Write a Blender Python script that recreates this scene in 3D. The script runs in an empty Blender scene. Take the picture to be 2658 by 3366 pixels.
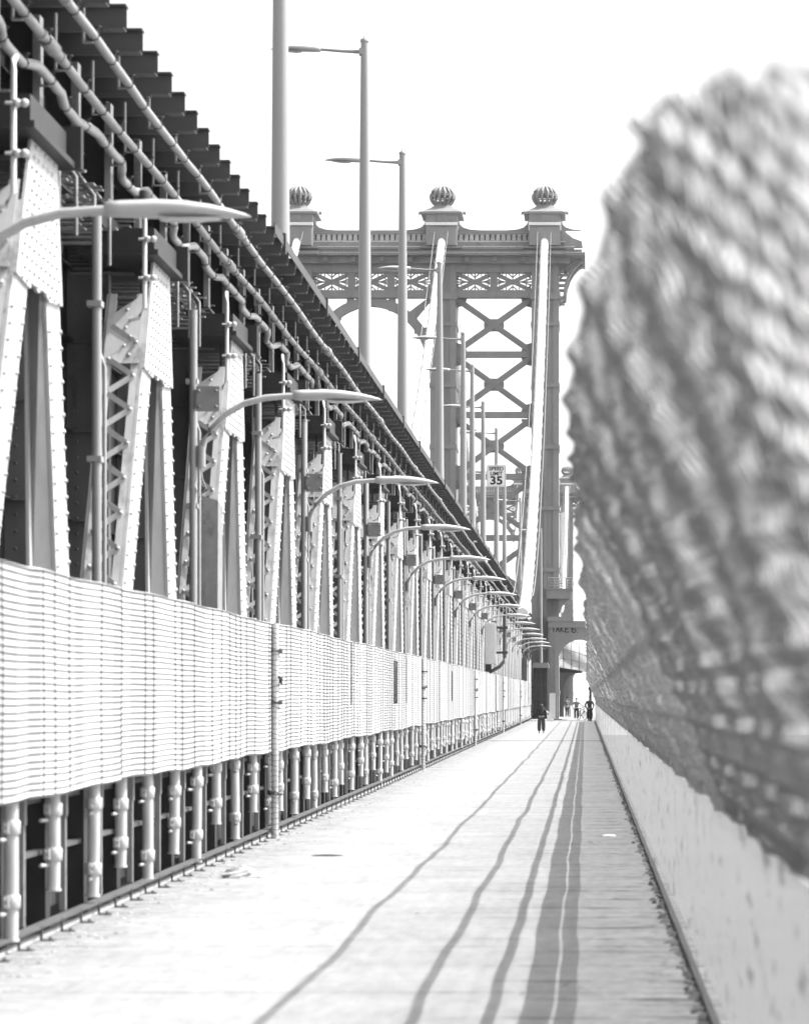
import bpy, math, random
from mathutils import Vector, Matrix

random.seed(11)
R = math.radians
sc = bpy.context.scene
COL = sc.collection
H = 2.0                      # eye height above the walkway
V = Vector

# ------------------------------------------------------------------ helpers
class MB:
    """collects shapes into one mesh"""
    def __init__(self):
        self.v = []; self.f = []; self.smooth = []
    def add(self, vs, fs, smooth=False):
        b = len(self.v)
        self.v += [tuple(p) for p in vs]
        for f in fs:
            self.f.append(tuple(b + i for i in f)); self.smooth.append(smooth)
    def hexa(self, bot, top):
        self.add(list(bot) + list(top), [(3, 2, 1, 0), (4, 5, 6, 7), (0, 1, 5, 4), (1, 2, 6, 5), (2, 3, 7, 6), (3, 0, 4, 7)])
    def box(self, x0, x1, y0, y1, z0, z1):
        if x0 > x1: x0, x1 = x1, x0
        if y0 > y1: y0, y1 = y1, y0
        if z0 > z1: z0, z1 = z1, z0
        self.hexa([(x0, y0, z0), (x1, y0, z0), (x1, y1, z0), (x0, y1, z0)], [(x0, y0, z1), (x1, y0, z1), (x1, y1, z1), (x0, y1, z1)])
    def cbox(self, c, s):
        self.box(c[0]-s[0]/2, c[0]+s[0]/2, c[1]-s[1]/2, c[1]+s[1]/2, c[2]-s[2]/2, c[2]+s[2]/2)
    def bar(self, p, q, w, t, up=(0, 1, 0)):
        """rectangular bar p-q, thickness t along 'up', width w across"""
        p, q, up = V(p), V(q), V(up)
        d = (q - p).normalized()
        s = d.cross(up).normalized() * (w / 2)
        n = s.cross(d).normalized() * (t / 2)
        self.hexa([p-s-n, p+s-n, p+s+n, p-s+n], [q-s-n, q+s-n, q+s+n, q-s+n])
    def tube(self, pts, r, n=8, caps=True, smooth=True, up=None):
        pts = [V(p) for p in pts]; m = len(pts)
        rs = r if isinstance(r, (list, tuple)) else [r] * m
        vs = []; fs = []
        up0 = V(up) if up else None
        for i, p in enumerate(pts):
            a = pts[max(i-1, 0)]; b = pts[min(i+1, m-1)]
            d = (b - a).normalized()
            u = up0 or (V((0, 0, 1)) if abs(d.z) < .9 else V((1, 0, 0)))
            s = d.cross(u).normalized(); t = s.cross(d).normalized()
            for k in range(n):
                A = 2 * math.pi * (k + .5) / n
                vs.append(p + (s * math.cos(A) + t * math.sin(A)) * rs[i])
        for i in range(m-1):
            for k in range(n):
                k2 = (k+1) % n
                fs.append((i*n+k, i*n+k2, (i+1)*n+k2, (i+1)*n+k))
        self.add(vs, fs, smooth)
        if caps:
            self.add(vs[:n], [tuple(range(n))]); self.add(vs[-n:], [tuple(range(n-1, -1, -1))])
    def lathe(self, c, prof, n=12, smooth=True):
        """prof: list of (radius, z) round the vertical through c"""
        vs = []; fs = []
        for r, z in prof:
            for k in range(n):
                A = 2*math.pi*k/n
                vs.append((c[0]+r*math.cos(A), c[1]+r*math.sin(A), c[2]+z))
        for i in range(len(prof)-1):
            for k in range(n):
                k2 = (k+1) % n
                fs.append((i*n+k, i*n+k2, (i+1)*n+k2, (i+1)*n+k))
        self.add(vs, fs, smooth)
        self.add(vs[:n], [tuple(range(n-1, -1, -1))]); self.add(vs[-n:], [tuple(range(n))])
    def sqlathe(self, c, prof):
        """square-plan profile: (half width, z)"""
        for (a, z0), (b, z1) in zip(prof, prof[1:]):
            self.hexa([(c[0]-a, c[1]-a, c[2]+z0), (c[0]+a, c[1]-a, c[2]+z0), (c[0]+a, c[1]+a, c[2]+z0), (c[0]-a, c[1]+a, c[2]+z0)],
                      [(c[0]-b, c[1]-b, c[2]+z1), (c[0]+b, c[1]-b, c[2]+z1), (c[0]+b, c[1]+b, c[2]+z1), (c[0]-b, c[1]+b, c[2]+z1)])
    def dome(self, p, nrm, r, h, n=6):
        p, nrm = V(p), V(nrm).normalized()
        u = V((0, 0, 1)) if abs(nrm.z) < .9 else V((0, 1, 0))
        s = nrm.cross(u).normalized(); t = nrm.cross(s).normalized()
        vs = []
        for rr, hh in ((1, 0), (.8, .65)):
            for k in range(n):
                A = 2*math.pi*k/n
                vs.append(p + (s*math.cos(A) + t*math.sin(A))*(r*rr) + nrm*(h*hh))
        vs.append(p + nrm*h)
        fs = [(k, (k+1) % n, n+(k+1) % n, n+k) for k in range(n)] + [(n+k, n+(k+1) % n, 2*n) for k in range(n)]
        # outward winding
        fs = [tuple(reversed(f)) for f in fs]
        self.add(vs, fs, True)
    def prism(self, poly, axis, a, b):
        """poly of 2-D points extruded along axis 'y' (points x,z) or 'x' (points y,z)"""
        n = len(poly)
        mk = (lambda p, t: (p[0], t, p[1])) if axis == 'y' else (lambda p, t: (t, p[0], p[1]))
        vs = [mk(p, a) for p in poly] + [mk(p, b) for p in poly]
        fs = [tuple(range(n)), tuple(range(2*n-1, n-1, -1))] + [(i, n+i, n+(i+1) % n, (i+1) % n) for i in range(n)]
        self.add(vs, fs)
    def mesh(self, name, mat, fix=True):
        me = bpy.data.meshes.new(name)
        me.from_pydata(self.v, [], self.f)
        me.polygons.foreach_set('use_smooth', self.smooth)
        if fix and len(self.f) < 60000:
            import bmesh
            bm = bmesh.new(); bm.from_mesh(me)
            bmesh.ops.recalc_face_normals(bm, faces=bm.faces[:])
            bm.to_mesh(me); bm.free()
        me.materials.append(mat); me.update()
        return me

def obj(name, data, parent=None, loc=(0, 0, 0)):
    o = bpy.data.objects.new(name, data); COL.objects.link(o)
    o.parent = parent; o.location = loc
    return o
def part(name, mb, mat, parent, loc=(0, 0, 0)):
    return obj(name, mb.mesh(name, mat), parent, loc)
def tag(o, label=None, cat=None, group=None, kind=None):
    if label: o['label'] = label
    if cat: o['category'] = cat
    if group: o['group'] = group
    if kind: o['kind'] = kind
    return o
def thing(name, label, cat, loc=(0, 0, 0), group=None):
    o = bpy.data.objects.new(name, None); COL.objects.link(o)
    o.location = loc; o.empty_display_size = .3
    return tag(o, label, cat, group)
def kids(o): return [c for c in bpy.data.objects if c.parent == o]
def copy_tree(o, kidmap=None):
    c = o.copy(); COL.objects.link(c)
    for ch in list(o.children):
        d = ch.copy(); COL.objects.link(d); d.parent = c
        for g in list(ch.children):
            e = g.copy(); COL.objects.link(e); e.parent = d
    return c
ORD = ['first', 'second', 'third', 'fourth', 'fifth', 'sixth', 'seventh', 'eighth', 'ninth', 'tenth', 'eleventh', 'twelfth',
       'thirteenth', 'fourteenth', 'fifteenth', 'sixteenth', 'seventeenth', 'eighteenth', 'nineteenth', 'twentieth']
def nth(i):
    if i < 20: return ORD[i]
    t = {2: 'twenty', 3: 'thirty', 4: 'forty'}[(i+1)//10]
    return {2: 'twentieth', 3: 'thirtieth', 4: 'fortieth'}[(i+1)//10] if (i+1) % 10 == 0 else t + '-' + ORD[(i+1) % 10 - 1]

# ------------------------------------------------------------------ materials (all neutral: a black and white photograph)
def mat(name, v, rough=.6, var=.12, scale=3., metal=0., bump=0., spec=.4, stain=0., stretch=(1, 1, 1)):
    m = bpy.data.materials.new(name); m.use_nodes = True
    nt = m.node_tree; N = nt.nodes; L = nt.links
    b = N['Principled BSDF']
    tc = N.new('ShaderNodeTexCoord'); mp = N.new('ShaderNodeMapping'); mp.inputs['Scale'].default_value = stretch
    L.new(tc.outputs['Object'], mp.inputs['Vector'])
    n1 = N.new('ShaderNodeTexNoise'); n1.inputs['Scale'].default_value = scale; n1.inputs['Detail'].default_value = 6
    n1.inputs['Roughness'].default_value = .65
    L.new(mp.outputs['Vector'], n1.inputs['Vector'])
    r = N.new('ShaderNodeMapRange'); r.inputs['From Min'].default_value = .3; r.inputs['From Max'].default_value = .7
    r.inputs['To Min'].default_value = v*(1-var); r.inputs['To Max'].default_value = v*(1+var)
    L.new(n1.outputs['Fac'], r.inputs['Value'])
    out = r.outputs['Result']
    if stain:
        n2 = N.new('ShaderNodeTexNoise'); n2.inputs['Scale'].default_value = scale*.6; n2.inputs['Detail'].default_value = 8
        n2.inputs['Roughness'].default_value = .75
        L.new(mp.outputs['Vector'], n2.inputs['Vector'])
        r2 = N.new('ShaderNodeMapRange'); r2.inputs['From Min'].default_value = .54; r2.inputs['From Max'].default_value = .66
        r2.inputs['To Min'].default_value = 1; r2.inputs['To Max'].default_value = 1-stain
        L.new(n2.outputs['Fac'], r2.inputs['Value'])
        mu = N.new('ShaderNodeMath'); mu.operation = 'MULTIPLY'
        L.new(out, mu.inputs[0]); L.new(r2.outputs['Result'], mu.inputs[1]); out = mu.outputs[0]
    cb = N.new('ShaderNodeCombineColor')
    for k in range(3): L.new(out, cb.inputs[k])
    L.new(cb.outputs[0], b.inputs['Base Color'])
    b.inputs['Roughness'].default_value = rough; b.inputs['Metallic'].default_value = metal
    b.inputs['Specular IOR Level'].default_value = spec
    if bump:
        bp = N.new('ShaderNodeBump'); bp.inputs['Strength'].default_value = bump; bp.inputs['Distance'].default_value = .02
        n3 = N.new('ShaderNodeTexNoise'); n3.inputs['Scale'].default_value = scale*8; n3.inputs['Detail'].default_value = 4
        L.new(mp.outputs['Vector'], n3.inputs['Vector']); L.new(n3.outputs['Fac'], bp.inputs['Height'])
        L.new(bp.outputs['Normal'], b.inputs['Normal'])
    return m

M = {}
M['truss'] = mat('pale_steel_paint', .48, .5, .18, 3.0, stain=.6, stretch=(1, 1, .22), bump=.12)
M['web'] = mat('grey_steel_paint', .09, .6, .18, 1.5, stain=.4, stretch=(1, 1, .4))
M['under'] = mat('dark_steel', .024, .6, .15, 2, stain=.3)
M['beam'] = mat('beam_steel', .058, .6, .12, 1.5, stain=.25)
M['tower'] = mat('tower_steel', .225, .6, .10, .8, stain=.2, stretch=(1, 1, .4))
M['cable'] = mat('white_cable_wrap', .78, .5, .05, 3)
M['parapet'] = mat('parapet_sunlit_tone', .42, .6, .25, 2, stain=.4)  # lighter than the tower: sunlight on the parapet panel put into its colour
M['rope'] = mat('wire_rope', .22, .5, .2, 6)
M['pipe'] = mat('white_pipe', .50, .4, .08, 4, stain=.3, stretch=(1, 1, .5))
M['conduit'] = mat('grey_conduit', .30, .42, .12, 5, stain=.2)
M['palecond'] = mat('pale_conduit', .42, .42, .12, 5, stain=.2)
M['pole'] = mat('galvanised_pole', .30, .45, .06, 1.2, stretch=(1, 1, .3))
M['lamp'] = mat('lamp_housing', .45, .35, .05, 4)
M['lens'] = mat('lamp_lens', .5, .15, .05, 4)
M['stiff'] = mat('old_grey_paint', .13, .6, .2, 2.2, stain=.5, stretch=(1, 1, .3))
M['dark'] = mat('dark_paint', .05, .6, .2, 5)
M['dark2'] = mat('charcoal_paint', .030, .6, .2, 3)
M['sooty'] = mat('sooty_stone', .02, .8, .3, 2)
M['black'] = mat('black_cloth', .018, .8, .2, 8)
M['mid'] = mat('mid_grey_paint', .23, .6, .15, 4, stain=.35)
M['cloth2'] = mat('greyer_netting_cloth', .49, .8, .06, 1.6, bump=.15, stretch=(1, 1, .5), stain=.15)
M['cloth3'] = mat('fresh_netting_cloth', .65, .8, .05, 1.6, bump=.15, stretch=(1, 1, .5))
M['cloth'] = mat('white_netting_cloth', .58, .8, .05, 1.6, bump=.1, stretch=(1, 1, .5))
M['wire'] = mat('dark_wire', .05, .6, .3, 9)
M['chain'] = mat('galvanised_wire', .18, .38, .2, 14, metal=.35)
M['chain2'] = mat('paler_wire', .31, .38, .2, 14, metal=.35)  # lighter copy of the near wire, for the farther fence lengths
M['concrete'] = mat('kerb_concrete', .5, .85, .15, 4, stain=.3, bump=.2)
M['asphalt'] = mat('asphalt', .06, .9, .2, 6)
M['skin'] = mat('skin', .35, .6, .05, 8)
M['hair'] = mat('dark_hair', .015, .5, .3, 20)
M['white'] = mat('white_cotton', .7, .8, .05, 8)
M['denim'] = mat('dark_denim', .055, .85, .3, 10)
M['grey_cloth'] = mat('grey_cotton', .13, .85, .2, 10)
M['sign'] = mat('sign_face', .80, .4, .03, 3)
M['ink'] = mat('sign_ink', .012, .5, .1, 3)
M['plastic'] = mat('white_plastic', .7, .35, .05, 6)
M['grime'] = mat('grime', .12, .9, .5, 12)

# walkway: worn pale planks, grime towards its two edges
def walkway_mat():
    m = bpy.data.materials.new('worn_walkway'); m.use_nodes = True
    nt = m.node_tree; N = nt.nodes; L = nt.links; b = N['Principled BSDF']
    tc = N.new('ShaderNodeTexCoord')
    def noise(scale, detail, st, rough=.6):
        mp = N.new('ShaderNodeMapping'); mp.inputs['Scale'].default_value = st
        L.new(tc.outputs['Object'], mp.inputs['Vector'])
        n = N.new('ShaderNodeTexNoise'); n.inputs['Scale'].default_value = scale; n.inputs['Detail'].default_value = detail
        n.inputs['Roughness'].default_value = rough
        L.new(mp.outputs['Vector'], n.inputs['Vector']); return n.outputs['Fac']
    def rng(x, a, c, lo, hi):
        r = N.new('ShaderNodeMapRange'); L.new(x, r.inputs['Value'])
        for k, val in zip(('From Min', 'From Max', 'To Min', 'To Max'), (a, c, lo, hi)): r.inputs[k].default_value = val
        return r.outputs['Result']
    def op(o, x, y):
        q = N.new('ShaderNodeMath'); q.operation = o
        for i, t in enumerate((x, y)):
            if isinstance(t, (int, float)): q.inputs[i].default_value = t
            else: L.new(t, q.inputs[i])
        return q.outputs[0]
    base = rng(noise(.8, 8, (1, 1, 1)), .3, .7, .222, .282)
    fine = rng(noise(9, 6, (1, .25, 1)), .3, .7, .88, 1.12)
    # board lines running across the walkway, broken up by noise, stronger on the right
    sx = N.new('ShaderNodeSeparateXYZ'); L.new(tc.outputs['Object'], sx.inputs[0])
    wob = op('MULTIPLY', noise(.6, 3, (1, 1, 1)), .25)
    yy = op('ADD', sx.outputs['Y'], wob)
    fr = op('FRACT', op('MULTIPLY', yy, 1/.95), 0)
    line = rng(op('ABSOLUTE', op('SUBTRACT', fr, .5), 0), .01, .10, 1, 0)
    brk = rng(noise(1.6, 7, (1.2, 3, 1)), .45, .60, 0, .8)
    rightw = rng(sx.outputs['X'], -1.2, .4, .12, 1.0)
    line = op('MULTIPLY', op('MULTIPLY', line, brk), rightw)
    fr2 = op('FRACT', op('MULTIPLY', op('ADD', sx.outputs['Y'], op('MULTIPLY', wob, .4)), 1/2.9), 0)
    line2 = op('MULTIPLY', rng(op('ABSOLUTE', op('SUBTRACT', fr2, .5), 0), .004, .02, .34, 0), rng(noise(.9, 5, (1, 2, 1)), .40, .60, .1, 1))
    blot = rng(noise(1.9, 9, (1, .22, 1), .72), .58, .70, 0, .16)
    # grime in the gutter on both edges
    edge_r = rng(sx.outputs['X'], -.15, .85, 0, 1)
    edge_l = rng(sx.outputs['X'], -3.3, -4.5, 0, 1)
    g = op('MULTIPLY', op('MAXIMUM', edge_r, edge_l), rng(noise(3.2, 9, (1, 2.2, 1), .75), .44, .62, 0, 1))
    grit = op('MULTIPLY', rng(noise(38, 3, (1, .3, 1)), .60, .72, 0, .3), rng(noise(1.3, 4, (1, 1, 1)), .4, .65, .15, 1))
    spots = rng(noise(5.5, 4, (1, .35, 1)), .68, .74, 0, .5)
    dark = op('MINIMUM', op('ADD', op('ADD', line, op('MULTIPLY', g, .62)), op('ADD', op('ADD', spots, grit), op('ADD', line2, blot))), .85)
    val = op('MULTIPLY', op('MULTIPLY', base, fine), op('SUBTRACT', 1, dark))
    cb = N.new('ShaderNodeCombineColor')
    for k in range(3): L.new(val, cb.inputs[k])
    L.new(cb.outputs[0], b.inputs['Base Color']); b.inputs['Roughness'].default_value = .9
    b.inputs['Specular IOR Level'].default_value = .15
    bp = N.new('ShaderNodeBump'); bp.inputs['Strength'].default_value = .25; bp.inputs['Distance'].default_value = .01
    L.new(noise(14, 6, (1, .4, 1)), bp.inputs['Height']); L.new(bp.outputs['Normal'], b.inputs['Normal'])
    return m
M['walk'] = walkway_mat()

def sheer(name, v, clear, translucent=.5, spots=0.):
    """fine perforated sheet: part of the light passes straight through"""
    m = bpy.data.materials.new(name); m.use_nodes = True
    nt = m.node_tree; N = nt.nodes; L = nt.links
    for n in list(N): N.remove(n)
    o = N.new('ShaderNodeOutputMaterial')
    tc = N.new('ShaderNodeTexCoord'); n1 = N.new('ShaderNodeTexNoise'); n1.inputs['Scale'].default_value = 2.2; n1.inputs['Detail'].default_value = 7
    mp = N.new('ShaderNodeMapping'); mp.inputs['Scale'].default_value = (1, 1, .25)
    L.new(tc.outputs['Object'], mp.inputs[0]); L.new(mp.outputs[0], n1.inputs['Vector'])
    r = N.new('ShaderNodeMapRange'); r.inputs['From Min'].default_value = .3; r.inputs['From Max'].default_value = .7
    r.inputs['To Min'].default_value = v*.86; r.inputs['To Max'].default_value = v*1.1
    L.new(n1.outputs['Fac'], r.inputs['Value'])
    val = r.outputs['Result']; fac = None
    if spots:
        n2 = N.new('ShaderNodeTexNoise'); n2.inputs['Scale'].default_value = 7; n2.inputs['Detail'].default_value = 3
        mp2 = N.new('ShaderNodeMapping'); mp2.inputs['Scale'].default_value = (1, .35, 1)
        L.new(tc.outputs['Object'], mp2.inputs[0]); L.new(mp2.outputs[0], n2.inputs['Vector'])
        r2 = N.new('ShaderNodeMapRange'); r2.inputs['From Min'].default_value = .60; r2.inputs['From Max'].default_value = .68
        r2.inputs['To Min'].default_value = 0; r2.inputs['To Max'].default_value = spots
        L.new(n2.outputs['Fac'], r2.inputs['Value'])
        q = N.new('ShaderNodeMath'); q.operation = 'SUBTRACT'; q.inputs[0].default_value = 1
        L.new(r2.outputs['Result'], q.inputs[1])
        q2 = N.new('ShaderNodeMath'); q2.operation = 'MULTIPLY'; L.new(val, q2.inputs[0]); L.new(q.outputs[0], q2.inputs[1]); val = q2.outputs[0]
        q3 = N.new('ShaderNodeMath'); q3.operation = 'MULTIPLY'; q3.inputs[0].default_value = clear; L.new(q.outputs[0], q3.inputs[1]); fac = q3.outputs[0]
    cb = N.new('ShaderNodeCombineColor')
    for k in range(3): L.new(val, cb.inputs[k])
    d = N.new('ShaderNodeBsdfDiffuse'); t = N.new('ShaderNodeBsdfTranslucent'); tr = N.new('ShaderNodeBsdfTransparent')
    L.new(cb.outputs[0], d.inputs[0]); L.new(cb.outputs[0], t.inputs[0])
    a = N.new('ShaderNodeMixShader'); a.inputs[0].default_value = translucent
    L.new(d.outputs[0], a.inputs[1]); L.new(t.outputs[0], a.inputs[2])
    c = N.new('ShaderNodeMixShader'); c.inputs[0].default_value = clear
    if fac: L.new(fac, c.inputs[0])
    L.new(a.outputs[0], c.inputs[1]); L.new(tr.outputs[0], c.inputs[2])
    L.new(c.outputs[0], o.inputs[0])
    return m
M['sheet'] = sheer('perforated_sheet', .15, .47, .35, .5)
M['tarp'] = sheer('pale_tarp', .6, .25, .5)
M['tarp2'] = sheer('debris_net', .5, .55, .4)

# ------------------------------------------------------------------ light and camera
SUN = V((.63, .20, 1.0)).normalized()
el = math.asin(SUN.z); az = math.atan2(SUN.x, SUN.y)
w = bpy.data.worlds.new('World'); sc.world = w; w.use_nodes = True
N = w.node_tree.nodes; L = w.node_tree.links
sky = N.new('ShaderNodeTexSky'); sky.sky_type = 'NISHITA'; sky.sun_disc = False
sky.sun_elevation = el; sky.sun_rotation = az; sky.dust_density = 4.0; sky.air_density = 1.0
tcw = N.new('ShaderNodeTexCoord'); sxw = N.new('ShaderNodeSeparateXYZ'); cxw = N.new('ShaderNodeCombineXYZ'); mxw = N.new('ShaderNodeMath'); mxw.operation = 'MAXIMUM'; mxw.inputs[1].default_value = .16
L.new(tcw.outputs['Generated'], sxw.inputs[0]); L.new(sxw.outputs[0], cxw.inputs[0]); L.new(sxw.outputs[1], cxw.inputs[1])
L.new(sxw.outputs[2], mxw.inputs[0]); L.new(mxw.outputs[0], cxw.inputs[2]); L.new(cxw.outputs[0], sky.inputs['Vector'])
bw = N.new('ShaderNodeRGBToBW'); L.new(sky.outputs[0], bw.inputs[0])
L.new(bw.outputs[0], N['Background'].inputs['Color']); N['Background'].inputs['Strength'].default_value = .15
ld = bpy.data.lights.new('sun', 'SUN'); ld.energy = 2.7; ld.angle = R(.53); ld.color = (1, 1, 1)
lo = bpy.data.objects.new('sun', ld); COL.objects.link(lo)
lo.rotation_euler = (-SUN).to_track_quat('-Z', 'Y').to_euler(); lo.location = (30, 10, 60)

cd = bpy.data.cameras.new('camera'); co = bpy.data.objects.new('camera', cd); COL.objects.link(co)
co.location = (0, 0, H); co.rotation_euler = (R(90), 0, 0)
cd.sensor_fit = 'HORIZONTAL'; cd.sensor_width = 36; cd.lens = 5000/1708*36
cd.shift_x = (854-1235)/1708; cd.shift_y = (1468-1081.5)/1708
cd.clip_start = .1; cd.clip_end = 6000
cd.dof.use_dof = True; cd.dof.focus_distance = 80; cd.dof.aperture_fstop = 3.1
sc.camera = co
sc.view_settings.view_transform = 'Standard'; sc.view_settings.look = 'None'
sc.view_settings.exposure = 1.55; sc.view_settings.gamma = 1
sc.cycles.max_bounces = 8; sc.cycles.transparent_max_bounces = 24

# ------------------------------------------------------------------ setting
XL, XR = -4.37, .78
mb = MB(); mb.box(XL-.13, XR+.10, 1.0, 181.0, -.28, 0)
tag(part('walkway', mb, M['walk'], None), kind='structure')
mb = MB(); mb.box(-4.3, XR+.10, 181.08, 195.0, -.28, .035); mb.box(-1.95, XR+.10, 195.0, 470, -.28, .03)
tag(part('path_by_tower', mb, M['walk'], None), kind='structure')
mb = MB(); mb.box(-24, XL-.14, 1, 470, -.5, -.15)
tag(part('roadway', mb, M['asphalt'], None), kind='structure')
mb = MB(); mb.box(-1500, 1500, -200, 2600, -43, -42)
tag(part('river_water', mb, mat('river', .12, .25, .2, .02, spec=.6), None), kind='structure')

# river air
mb = MB(); mb.box(-1510, 1510, -210, 2610, -44, 49.5)
hm = bpy.data.materials.new('haze'); hm.use_nodes = True; nt = hm.node_tree
for n in list(nt.nodes):
    if n.type == 'BSDF_PRINCIPLED': nt.nodes.remove(n)
pv = nt.nodes.new('ShaderNodeVolumePrincipled'); pv.inputs['Density'].default_value = .00010; pv.inputs['Color'].default_value = (.95, .95, .95, 1); pv.inputs['Anisotropy'].default_value = .2
nt.links.new(pv.outputs[0], nt.nodes['Material Output'].inputs['Volume'])
hz = part('haze', mb, hm, None); tag(hz, kind='stuff')
# joints in the walkway
for y, wd, lab in ((102.6, .12, 'dark steel expansion joint crossing the pale walkway before the people'), (180.95, .16, 'dark joint strip where the walkway meets the tower')):
    mb = MB(); mb.box(XL+.1, XR-.02, y-wd/2, y+wd/2, -.01, .012)
    for k in range(8):
        x = XL+.4+k*.6; mb.dome((x, y, .012), (0, 0, 1), .025, .008)
    o = part('expansion_joint', mb, M['dark'], None); tag(o, lab, 'joint')

# ------------------------------------------------------------------ left barrier: white pipes below, wired white cloth above
def lat(y):   # slow lateral wander of the whole barrier
    return XL + .02*math.sin(y*.11) + .012*math.sin(y*.37+1)
def netting_section(name, label, y0, y1, seed, gaps=(), seg=.36):
    rnd = random.Random(seed)
    root = thing('netting_fence', label, 'fence', (0, 0, 0), 'sections of the netted fence')
    root.location = (XL, y0, 0)
    # pleats: piecewise offset
    knots = []; y = y0
    while y < y1:
        knots.append((y, rnd.uniform(-.026, .026))); y += rnd.choice((.25, .5, .9, 1.4, 1.9, .35))
    knots.append((y1, 0.))
    def off(y, z):
        for (a, p), (b, q) in zip(knots, knots[1:]):
            if a <= y <= b:
                return p + (q-p)*(y-a)/(b-a)
        return 0.
    ys = sorted(set([k[0] for k in knots] + [y0 + i*seg for i in range(int((y1-y0)/seg)+1)]))
    def zt(y): return 3.0 + .012*math.sin(y*.5+seed) + .005*math.sin(y*2.7)
    def zb(y): return 1.2 + .014*math.sin(y*.8+seed*2) + .008*math.sin(y*3.1)
    nz = 9
    P = lambda y, t, d=0.: (lat(y)-XL + off(y, zb(y)+(zt(y)-zb(y))*t) + d, y-y0, zb(y)+(zt(y)-zb(y))*t)
    mb = MB()
    vs = [P(y, j/nz) for y in ys for j in range(nz+1)]
    fs = []
    for i in range(len(ys)-1):
        ym = (ys[i]+ys[i+1])/2
        for j in range(nz):
            if any(a < ym < b and c <= j/nz <= d for a, b, c, d in gaps): continue
            fs.append((i*(nz+1)+j, (i+1)*(nz+1)+j, (i+1)*(nz+1)+j+1, i*(nz+1)+j+1))
    mb.add(vs, fs, False)
    me = mb.mesh('netting_cloth', M['cloth'], fix=False)
    me.materials.append(M['cloth2']); me.materials.append(M['cloth3'])
    band = [(a, rnd.choice((0, 0, 1, 1, 2))) for a, _ in knots]
    for pg in me.polygons:
        yc = pg.center.y + y0
        pg.material_index = [b_ for a, b_ in band if a <= yc+1e-4][-1]
    o = obj('netting_cloth', me, root)
    so = o.modifiers.new('thick', 'SOLIDIFY'); so.thickness = .006; so.offset = -1
    # wires
    mb = MB(); nw = 32
    for k in range(nw+1):
        t = (k+.0)/nw
        run = [P(y, min(max(t + .0015*math.sin(y*1.7+k*2.1), 0), 1), .0055) for y in ys]
        mb.tube(run, (.0056 if y0 < 90 else .0042) if 0 < k < nw else .009, 3, caps=False, smooth=False)
    y = y0 + .3
    while y < y1-.1:
        yy = [y + .02*math.sin(j*.9+y) for j in range(7)]
        mb.tube([P(min(max(yy[j], y0), y1), j/6, .012) for j in range(7)], .0060, 3, caps=False, smooth=False)
        y += rnd.choice((.45, .6, .9, 1.3))
    part('wire', mb, M['wire'], root)
    # rope hem along the top and bottom
    mb = MB()
    mb.tube([P(y, 1.0, -.005) for y in ys], .016, 5, smooth=True); mb.tube([P(y, 0.0, -.005) for y in ys], .014, 5, smooth=True)
    part('hem', mb, M['cloth'], root)
    # pipes
    k0 = math.ceil((y0-21.3)/1.52); k = k0
    near = y0 < 95
    while 21.3 + k*1.52 < y1-.2:
        y = 21.3 + k*1.52
        long = k % 2 == 0
        me = PIPE[(k % 6)]
        p = obj('post', me, root, (lat(y)-XL-.11+rnd.uniform(-.025, .025), y-y0+rnd.uniform(-.14, .14), rnd.uniform(-.05, .08)))
        p.rotation_euler = (rnd.uniform(-.012, .012), rnd.uniform(-.014, .014), rnd.uniform(-.5, .5))
        zc = (1.02+rnd.uniform(-.07, .07), (.42 if long else .62)+rnd.uniform(-.05, .05))
        if near:
            for z in zc: obj('collar', COLLAR, p, (0, 0, z))
        k += 1
    # railing behind the pipes
    y = .1
    while y < y1-y0-1:
        obj('railing_bar', BAR, root, (0, y, 0)); obj('backing_angle', ANG, root, (0, y+.85, 0)); y += 1.52
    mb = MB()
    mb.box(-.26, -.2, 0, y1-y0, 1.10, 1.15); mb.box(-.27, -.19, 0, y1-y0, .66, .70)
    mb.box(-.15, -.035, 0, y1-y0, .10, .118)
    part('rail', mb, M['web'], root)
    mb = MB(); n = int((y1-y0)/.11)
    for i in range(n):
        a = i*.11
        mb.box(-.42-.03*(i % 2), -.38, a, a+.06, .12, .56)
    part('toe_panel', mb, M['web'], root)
    y = .4
    while y < y1-y0:
        obj('foot_bracket', FOOT, root, (0, y, 0)); y += .76
    # dirty kerb strip under the rail
    mb = MB(); mb.box(-.125, -.09, 0, y1-y0, 0, .03)
    part('kerb_strip', mb, M['concrete'], root)
    # mesh-wrapped end post
    mb = MB(); c = (lat(y1)-XL+.045, y1-y0-.02, 0)
    mb.tube([(c[0], c[1], 0), (c[0], c[1], 1.2), (c[0], c[1], 2.99)], .052, 10)
    ep = part('end_post', mb, M['cloth3'], root)
    mb = MB()
    for i in range(40):
        z = .05+i*.074
        mb.tube([(c[0]+.066*math.cos(a), c[1]+.066*math.sin(a), z+.012*math.sin(a*2+i)) for a in [q*math.pi/4 for q in range(9)]], .0038, 3, caps=False)
    for a in (1.4, 4.2, 5.4):
        mb.tube([(c[0]+.085*math.cos(a), c[1]+.085*math.sin(a), .05), (c[0]+.085*math.cos(a+.2), c[1]+.085*math.sin(a+.2), 2.95)], .0038, 3, caps=False)
    obj('wire_wrap', mb.mesh('wire_wrap', M['wire']), ep)
    mb = MB()
    for z, s in ((2.2, .12), (1.9, .05), (2.62, .05), (.62, .08)):
        for q in range(7):
            a = rnd.uniform(0, 6.28)
            mb.tube([(c[0]+.10*math.cos(a+t), c[1]+.10*math.sin(a+t), z+rnd.uniform(-s, s)*.5) for t in (0, .7, 1.4, 2.1)], .013, 4)
    obj('lashing', mb.mesh('lashing', M['dark']), ep)
    return root

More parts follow.
